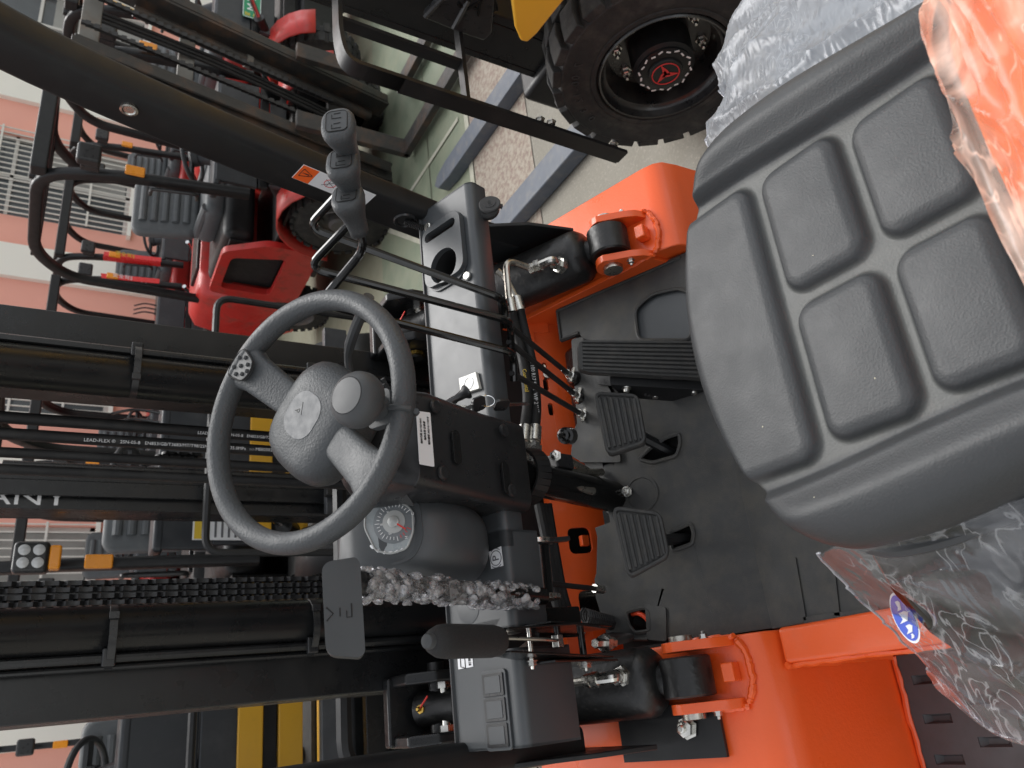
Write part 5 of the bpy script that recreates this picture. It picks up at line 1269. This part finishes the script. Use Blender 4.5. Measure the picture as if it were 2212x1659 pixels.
text('plate_lettering', '内', V((PX - .095, -.0685, PZ - .03)), (1, 0, 0), (0, 0, 1), .045, 'yellow_ink', fl0, depth=.001)
text('plate_lettering', 'MA', V((PX + .02, -.0685, PZ)), (1, 0, 0), (0, 0, 1), .10, 'white_label', fl0, depth=.001)
for f_, yy in ((fl2, 'yellow_ink'), (fl1, 'white_ink')):
    pass
for par, s_, ink in ((fl2, -1, 'yellow_ink'), (fl5, 1, 'white_ink'), (fl0, -1, 'white_ink')):
    lp(par, 'banner', G().box((s_ * .53, .0, 1.45), (.012, .075, .55), Matrix.Rotation(R(-7), 3, 'X')), 'reflect_red')
    lp(par, 'banner', G().box((s_ * .50, -.045, 1.45), (.05, .006, .55), Matrix.Rotation(R(-7), 3, 'X')), 'reflect_red')
    text('banner_lettering', '安全驾驶 叉车', V((s_ * .50, -.0505, 1.45)), (0, .12, -1), (1, 0, 0), .055, ink, par, depth=.001)
# work lamp with amber side light on the yellow forklift's guard
wl_ = V((-.50, -.09, 1.87))
for a in (-1, 1):
    for b in (-1, 1): lp(fl3, 'lamp_lens', G().lathe(wl_ + V((a * .026, -.034, b * .026)), (0, -1, 0), [(.022, 0), (.022, .006), (.015, .010), (.002, .011)], 16), 'lamp_glass')
lp(fl3, 'side_light', G().box(wl_ + V((0, 0, -.085)), (.10, .06, .045)), 'amber', bev=.01)

# ================================================================== neighbour on the right: yellow and black forklift with the big tyre
NB = root('forklift', (2.4, 1.24, 0), 'black and yellow forklift on the right with large solid tyre and red hub emblem', 'forklift', GY)
N_ = lambda nm, g, m, par=None, **k: obj(nm, g, m, NB if par is None else par, **k)
TC = V((1.785, 1.215, .352)); TR = .345; TW = .20
def tyre():
    g = G(); c = TC; ax = V((-1, 0, 0)); wd = TW; r = TR
    g.lathe(c - ax * wd / 2, ax, [(r * .60, 0), (r * .80, .004), (r * .92, .012), (r * .93, wd * .2), (r * .93, wd - .02), (r * .905, wd - .006), (r * .90, wd + .0), (r * .885, wd + .002), (r * .87, wd), (r * .70, wd + .004), (r * .66, wd + .004), (r * .645, wd + .001), (r * .635, wd + .004), (r * .60, wd + .004), (r * .585, wd - .004), (r * .58, wd - .03)], 72, c1=False)
    return g
ty = N_('tyre', tyre(), 'tyre', smooth=40)
LUG = 24
for k in range(LUG):
    for s_ in (-1, 1):
        a = 2 * math.pi * (k + (.5 if s_ > 0 else 0)) / LUG; da = math.pi / LUG * .90; g = G(); vs_ = []
        for rr_ in (TR * .90, TR):
            for (x, aa) in ((s_ * TW * .02, a - da + .05), (s_ * TW * .26, a - da * .9 + .02), (s_ * TW * .505, a - da * .86), (s_ * TW * .505, a + da * .86), (s_ * TW * .26, a + da * .7 + .02), (s_ * TW * .02, a + da * .5 + .05)):
                if rr_ == TR and abs(x) > TW * .4: rq_ = TR * .975
                else: rq_ = rr_
                vs_.append(TC + V((x, math.cos(aa) * rq_, math.sin(aa) * rq_)))
        g.add(vs_, [(5, 4, 3, 2, 1, 0), (6, 7, 8, 9, 10, 11)] + [(i, (i + 1) % 6, 6 + (i + 1) % 6, 6 + i) for i in range(6)])
        N_('tread_lug', g, 'tyre', ty, bev=.004)
axo = V((-1, 0, 0)); fx = TC + axo * (TW / 2)
rimo = N_('rim', G().lathe(TC, axo, [(TR * .585, .098), (TR * .57, .106), (TR * .555, .104), (TR * .54, .085), (TR * .525, .075), (TR * .50, .070), (TR * .46, .030), (TR * .45, .0), (TR * .30, -.005), (.001, -.005)], 56, c0=False), 'rim_black', smooth=40)
hubo = N_('hub', G().lathe(TC, axo, [(TR * .27, -.005), (TR * .27, .06), (TR * .265, .085), (TR * .235, .092), (TR * .235, .10), (TR * .21, .104), (TR * .15, .106), (TR * .15, .112), (TR * .145, .115), (.001, .115)], 48), 'black_paint', smooth=35)
for k in range(8):
    a = 2 * math.pi * (k + .3) / 8; N_('wheel_bolt', G().hexbolt(TC + V((0, math.cos(a), math.sin(a))) * TR * .375 + axo * -.002, axo, .0125, .018, stub=.9), 'zinc', rimo)
for k in range(20):
    a = 2 * math.pi * k / 20; a2 = a + .17
    p = TC + axo * .1055; N_('hub_mark', G().bar(p + V((0, math.cos(a), math.sin(a))) * TR * .215, p + V((0, math.cos(a2), math.sin(a2))) * TR * (.232 if k % 2 else .205), .005, .0012, up=axo), 'white_ink', hubo)
lc = TC + axo * .1155; EV = V((0, 0, 1)); EU = V((0, -1, 0))   # seen from the left: picture of the emblem
em = lambda x, y, z=0: lc + EU * x + EV * y + axo * z
N_('emblem_ring', G().tube([em(.040 * math.cos(a), .040 * math.sin(a)) for a in [2 * math.pi * i / 40 for i in range(40)]], .0018, 5, closed=True), 'red_ink', hubo)
for k in range(3):
    a = R(65 + 120 * k); c_, s_ = math.cos(a), math.sin(a); rot = lambda x, y: (x * c_ - y * s_, x * s_ + y * c_)
    N_('emblem_blade', G().prism([em(*rot(x, y)) for x, y in ((.040, -.004), (.010, -.011), (-.012, -.011), (-.004, .002), (.012, .004))], axo * .0012), 'red_ink', hubo)
def arc_text(s, r, a0, da, size, m, par):
    for i, ch in enumerate(s):
        if ch == ' ': continue
        a = R(a0 + da * i); rd = V((0, math.cos(a), math.sin(a))); tg = V((0, -math.sin(a), math.cos(a)))
        text('tyre_lettering', ch, TC + axo * (TW / 2 + .0045) + rd * r, -tg, rd, size, m, par, depth=.0012)
mat('tyre_letter', (.035, .035, .035), .6, var=.1)
arc_text('7.00-12 3.0', TR * .77, 20 + 10 * 5.2, -5.2, .034, 'tyre_letter', ty)
arc_text('N-IND', TR * .76, -72, -4.2, .022, 'tyre_letter', ty)
a = R(-98); rd = V((0, math.cos(a), math.sin(a))); tg = V((0, -math.sin(a), math.cos(a)))
pc_ = TC + axo * (TW / 2 + .0045)
N_('tyre_tag', G().prism([pc_ + rd * (TR * .75 + y) + tg * x for x, y in ((-.024, -.005), (.024, -.005), (.024, .005), (-.024, .005))], axo * .001), 'white_label', ty)
a = R(-118); rd = V((0, math.cos(a), math.sin(a))); N_('paint_dot', G().lathe(pc_ + rd * TR * .72, axo, [(.006, 0), (.006, .001)], 14), 'sensor_film', ty)
o = None
N_('fender_lip', G().prism([W(1106, 0, 'X', 1.66), W(1112, 60, 'X', 1.66), W(1125, 90, 'X', 1.66), W(1140, 93, 'X', 1.66), W(1160, 75, 'X', 1.66), W(1188, 40, 'X', 1.66), W(1220, 0, 'X', 1.66), W(1250, -60, 'X', 1.66), W(1100, -60, 'X', 1.66)], (.16, 0, 0)), 'new_yellow', o, bev=.012, seg=4)
N_('side_body', G().box((2.50, .45, .72), (1.0, 1.2, .6)), 'new_yellow', bev=.05)
N_('chassis', G().box((2.40, 1.0, .40), (1.06, 1.3, .34)), 'black_paint', bev=.02)
for x0, x1, y0, y1 in ((1.90, 2.02, 1.40, 1.43), (1.90, 1.925, 1.43, 1.55), (1.90, 2.02, 1.55, 1.575), (2.06, 2.09, 1.44, 1.60), (2.78, 2.90, 1.40, 1.57), (2.70, 2.73, 1.44, 1.60)):
    N_('mast_rail', G().box(((x0 + x1) / 2, (y0 + y1) / 2, 1.2), (x1 - x0, y1 - y0, 2.2)), 'mast_paint', bev=.004)
N_('lift_cylinder', G().tube([(2.15, 1.50, .2), (2.15, 1.50, 2.0)], .04, 18), 'mast_paint'); N_('mast_crossmember', G().box((2.4, 1.50, .5), (.9, .06, .14)), 'mast_paint', bev=.006)
N_('side_guard', G().prism([(1.88, 1.20, .95), (1.88, 1.38, .80), (1.88, 1.38, 2.0), (1.88, 1.20, 2.0)], (.03, 0, 0)), 'black_paint', bev=.01)
cv = N_('embossed_cover', G().prism([W(914, 40, 'X', 1.83), W(955, 0, 'X', 1.83), W(1075, -40, 'X', 1.83), W(1065, 70, 'X', 1.83), W(1045, 90, 'X', 1.83), W(1000, 75, 'X', 1.83)], (.035, 0, 0)), 'black_plastic', bev=.008)
text('cover_lettering', 'SA', W(1018, 10, 'X', 1.828), (0, 0.1, -1), (0, -1, -.1), .07, 'gloss_black', cv, depth=.004)
N_('cover_rib', G().tube([W(918, 36, 'X', 1.828), W(960, -8, 'X', 1.828)], .008, 6), 'black_plastic', cv); N_('cover_rib', G().tube([W(980, 60, 'X', 1.828), W(1012, 0, 'X', 1.828)], .008, 6), 'black_plastic', cv)
# load backrest standing in front of the tyre
B0 = W(1345, 338, 'X', 1.55); B1 = W(790, 155, 'X', 1.55)
b1 = V((1.55, B1.y, B1.z)); tp = W(728, 60, 'X', 1.60)
lbk = N_('load_backrest', G().bar(B0, b1, .05, .012, up=(1, 0, 0)), 'black_paint')
fl_ = N_('angle_flange', G().prism([B0 + V((0, .028, 0)), b1.lerp(B0, .12) + V((0, .028, 0)), b1.lerp(B0, .12) + V((.045, .028, 0)), B0 + V((.045, .028, 0))], (0, .008, 0)), 'black_paint', lbk)
cpts = bend([b1.lerp(B0, .12), b1 + (b1 - B0).normalized() * .055, V((1.63, b1.y - .01, b1.z + .075)), V((3.2, b1.y - .01, b1.z + .075))], .09, 6)
g = G(); rings = []
for i, p in enumerate(cpts):
    dd = (cpts[min(i + 1, len(cpts) - 1)] - cpts[max(i - 1, 0)]).normalized(); nn_ = dd.cross(V((0, 1, 0))).normalized()
    rings.append([p + nn_ * x + V((0, 1, 0)) * y for x, y in ((-.006, -.025), (.006, -.025), (.006, .025), (-.006, .025))])
N_('backrest_hoop', G().loft(rings), 'black_paint', lbk)
for t, x in ((.0, .17),):
    q0 = V((1.55 + x, b1.y + .02, b1.z + .07)); q1 = q0 + (B0 - b1) * .44
    N_('backrest_bar', G().bar(q0, q1, .035, .012, up=(1, 0, 0)), 'black_paint', lbk); N_('backrest_rung', G().bar(q1 + V((-.17, -.01, 0)), q1 + V((.3, 0, 0)), .03, .012), 'black_paint', lbk)
for px in ((1166, 258), (1190, 264), (1325, 312)): N_('backrest_bolt', G().hexbolt(W(*px, 'X', 1.585), (-1, 0, 0), .011, .014), 'zinc', lbk)
for px in ((1165, 258), (1325, 312)): pass
for x, y0, lab in ((2.17, 1.35, 'blue-grey steel fork on the ground nearer the orange fender'), (2.87, 2.2, 'blue-grey steel fork on the ground beside the painted green lane')):
    tpz = [(x - .065, y0, .004), (x - .065, 3.18, .004), (x - .045, 3.30, .004), (x, 3.34, .004), (x + .045, 3.30, .004), (x + .065, 3.18, .004), (x + .065, y0, .004)]
    tag(obj('pallet_fork', G().prism(tpz, (0, 0, .075)), 'fork_blue', bev=.008), lab, 'fork', 'forks lying on the ground')
# ================================================================== packing film
plastic_film('film_hem', alpha=.5, rough=.1, scale=60, haze=(.8, .8, .82), lo=.5, hi=1.3)
def film(name, rootname, label, ctrl, m, amp=.012, nu=60, nv=60, thick=None, seed=0):
    """draped film from a grid of control points"""
    r = root(rootname, ctrl[0][0], label, 'plastic wrap')
    rows = [spline(c, 12) for c in ctrl]
    def fn(u, t):
        i = u * (len(rows[0]) - 1); i0 = min(int(i), len(rows[0]) - 2); fr_ = i - i0
        col = [row[i0].lerp(row[i0 + 1], fr_) for row in rows]
        sp_ = spline(col, 12); k = t * (len(sp_) - 1); k0 = min(int(k), len(sp_) - 2); p = sp_[k0].lerp(sp_[k0 + 1], k - k0)
        q = V((u * 5 + seed, t * 5, seed * 1.7))
        w_ = amp * (noise.noise(q) * .5 + .8 * (1 - abs(noise.noise(V((u * 1.6 + t * 3.5, t * 2.2 - u * 2.5, seed))))) ** 6 + .45 * (1 - abs(noise.noise(V((u * 3 - t * 2, t * 7 + u * 1.5, seed + 3))))) ** 7 + .12 * noise.noise(q * 3.1))
        return p + V((w_ * .5, w_ * .3, w_))
    obj(name, G().grid(fn, nu, nv), m, r, smooth=40)
    obj('film_hem', G().tube([fn(i / 80, 1) for i in range(81)], .0016, 5), 'film_hem', r); obj('film_hem', G().tube([fn(0, i / 60) for i in range(61)], .0016, 5), 'film_hem', r)
    return r

PFG = 'clear packing film'
mat('orange_cloth', (.85, .20, .045), .6, var=.25, vscale=14)
fL = film('film_sheet', 'plastic_wrap', 'clear plastic film with a blue oval sticker draped beside the seat', [
    [(.122, .590, 1.00), (.120, .51, 1.03), (.128, .40, 1.02), (.15, .28, 1.0), (.16, .16, 1.0)],
    [(.078, .61, .93), (.08, .52, .965), (.07, .43, .965), (.06, .30, .95), (.06, .18, .95)],
    [(.035, .625, .865), (.015, .57, .885), (-.01, .50, .885), (-.03, .40, .87), (-.04, .25, .87)],
    [(-.012, .63, .805), (-.045, .61, .815), (-.085, .56, .82), (-.10, .45, .84), (-.11, .30, .85)],
    [(-.03, .632, .785), (-.08, .605, .775), (-.105, .55, .775), (-.13, .45, .79), (-.14, .30, .80)]], 'film_clear', amp=.014, nu=130, nv=120, seed=2.3)
o = V((0, 0, .905)); 
def el(px, py): return W(px, py, 'Z', .905)
ec = (1955, 1335); ma = (24, 50); mi = (-19, 9)
def ellip(k): return [el(ec[0] + k * (ma[0] * math.cos(a) + mi[0] * math.sin(a)), ec[1] + k * (ma[1] * math.cos(a) + mi[1] * math.sin(a))) for a in [2 * math.pi * i / 32 for i in range(32)]]
up = V((0, 0, 1))
stq = obj('oval_sticker', G().prism([p + up * .0 for p in ellip(1.08)], up * .0006), 'white_label', fL)
obj('sticker_field', G().prism([p + up * .0008 for p in ellip(.97)], up * .0006), 'blue_ink', fL)
for a, b, hw in (((-.72), (-.35), .3), (-.25, .15, .62), (.3, .62, .45), (.68, .86, .2)):
    q = [el(ec[0] + ma[0] * u_ + mi[0] * v_, ec[1] + ma[1] * u_ + mi[1] * v_) + up * .0017 for u_, v_ in ((a, -hw * .5), (a, hw * .45), (b - .12, hw * .25), (b, hw), (b, -hw * .4), (a + .1, -hw))]
    obj('sticker_mark', G().prism(q, up * .0005), 'white_label', fL)
fR = film('film_sheet', 'plastic_wrap', 'milky crinkled plastic film right of the seat, in front of the big tyre', [
    [(.66, .60, 1.0), (.668, .5, 1.02), (.65, .4, 1.03), (.63, .28, 1.02), (.62, .1, 1.02)],
    [(.735, .605, .99), (.765, .50, 1.0), (.76, .40, 1.0), (.73, .28, 1.0), (.72, .1, 1.0)],
    [(.83, .605, .93), (.87, .53, .94), (.88, .40, .95), (.87, .28, .95), (.87, .1, .95)],
    [(.895, .63, .88), (.96, .585, .88), (1.0, .5, .88), (1.0, .3, .88), (1.0, .1, .88)],
    [(.90, .62, .62), (.97, .57, .6), (1.02, .5, .6), (1.02, .3, .6), (1.02, .1, .6)]], 'film_milky', amp=.014, nu=130, nv=120, seed=7.1)
bk = [[(.18, .238, 1.105), (.25, .240, 1.135), (.32, .241, 1.14), (.39, .24, 1.145), (.47, .242, 1.134), (.53, .24, 1.114), (.60, .235, 1.07)],
    [(.18, .20, 1.14), (.25, .195, 1.17), (.32, .19, 1.185), (.39, .19, 1.19), (.47, .19, 1.18), (.53, .195, 1.15), (.60, .20, 1.08)],
    [(.18, .13, 1.20), (.25, .12, 1.23), (.32, .12, 1.25), (.39, .12, 1.26), (.47, .12, 1.25), (.55, .14, 1.2), (.62, .16, 1.10)],
    [(.18, .05, 1.24), (.25, .04, 1.28), (.32, .03, 1.30), (.39, .03, 1.31), (.47, .04, 1.30), (.56, .06, 1.22), (.63, .1, 1.1)]]
rows_ = [spline(c, 8) for c in bk]
P('seat_backrest', G().grid(lambda u, t: (lambda col: spline(col, 8)[min(int(t * 24), 24)] + V((0, -.010, -.012)))([r_[min(int(u * (len(r_) - 1)), len(r_) - 1)] for r_ in rows_]), 49, 25), 'orange_cloth', smooth=180)
fO = film('film_sheet', 'plastic_wrap', 'crumpled plastic over the orange backrest at the rear of the seat', bk, 'film_orange', amp=.015, nu=120, nv=90, seed=4.4)
for f_ in (fL, fR, fO): f_['group'] = PFG
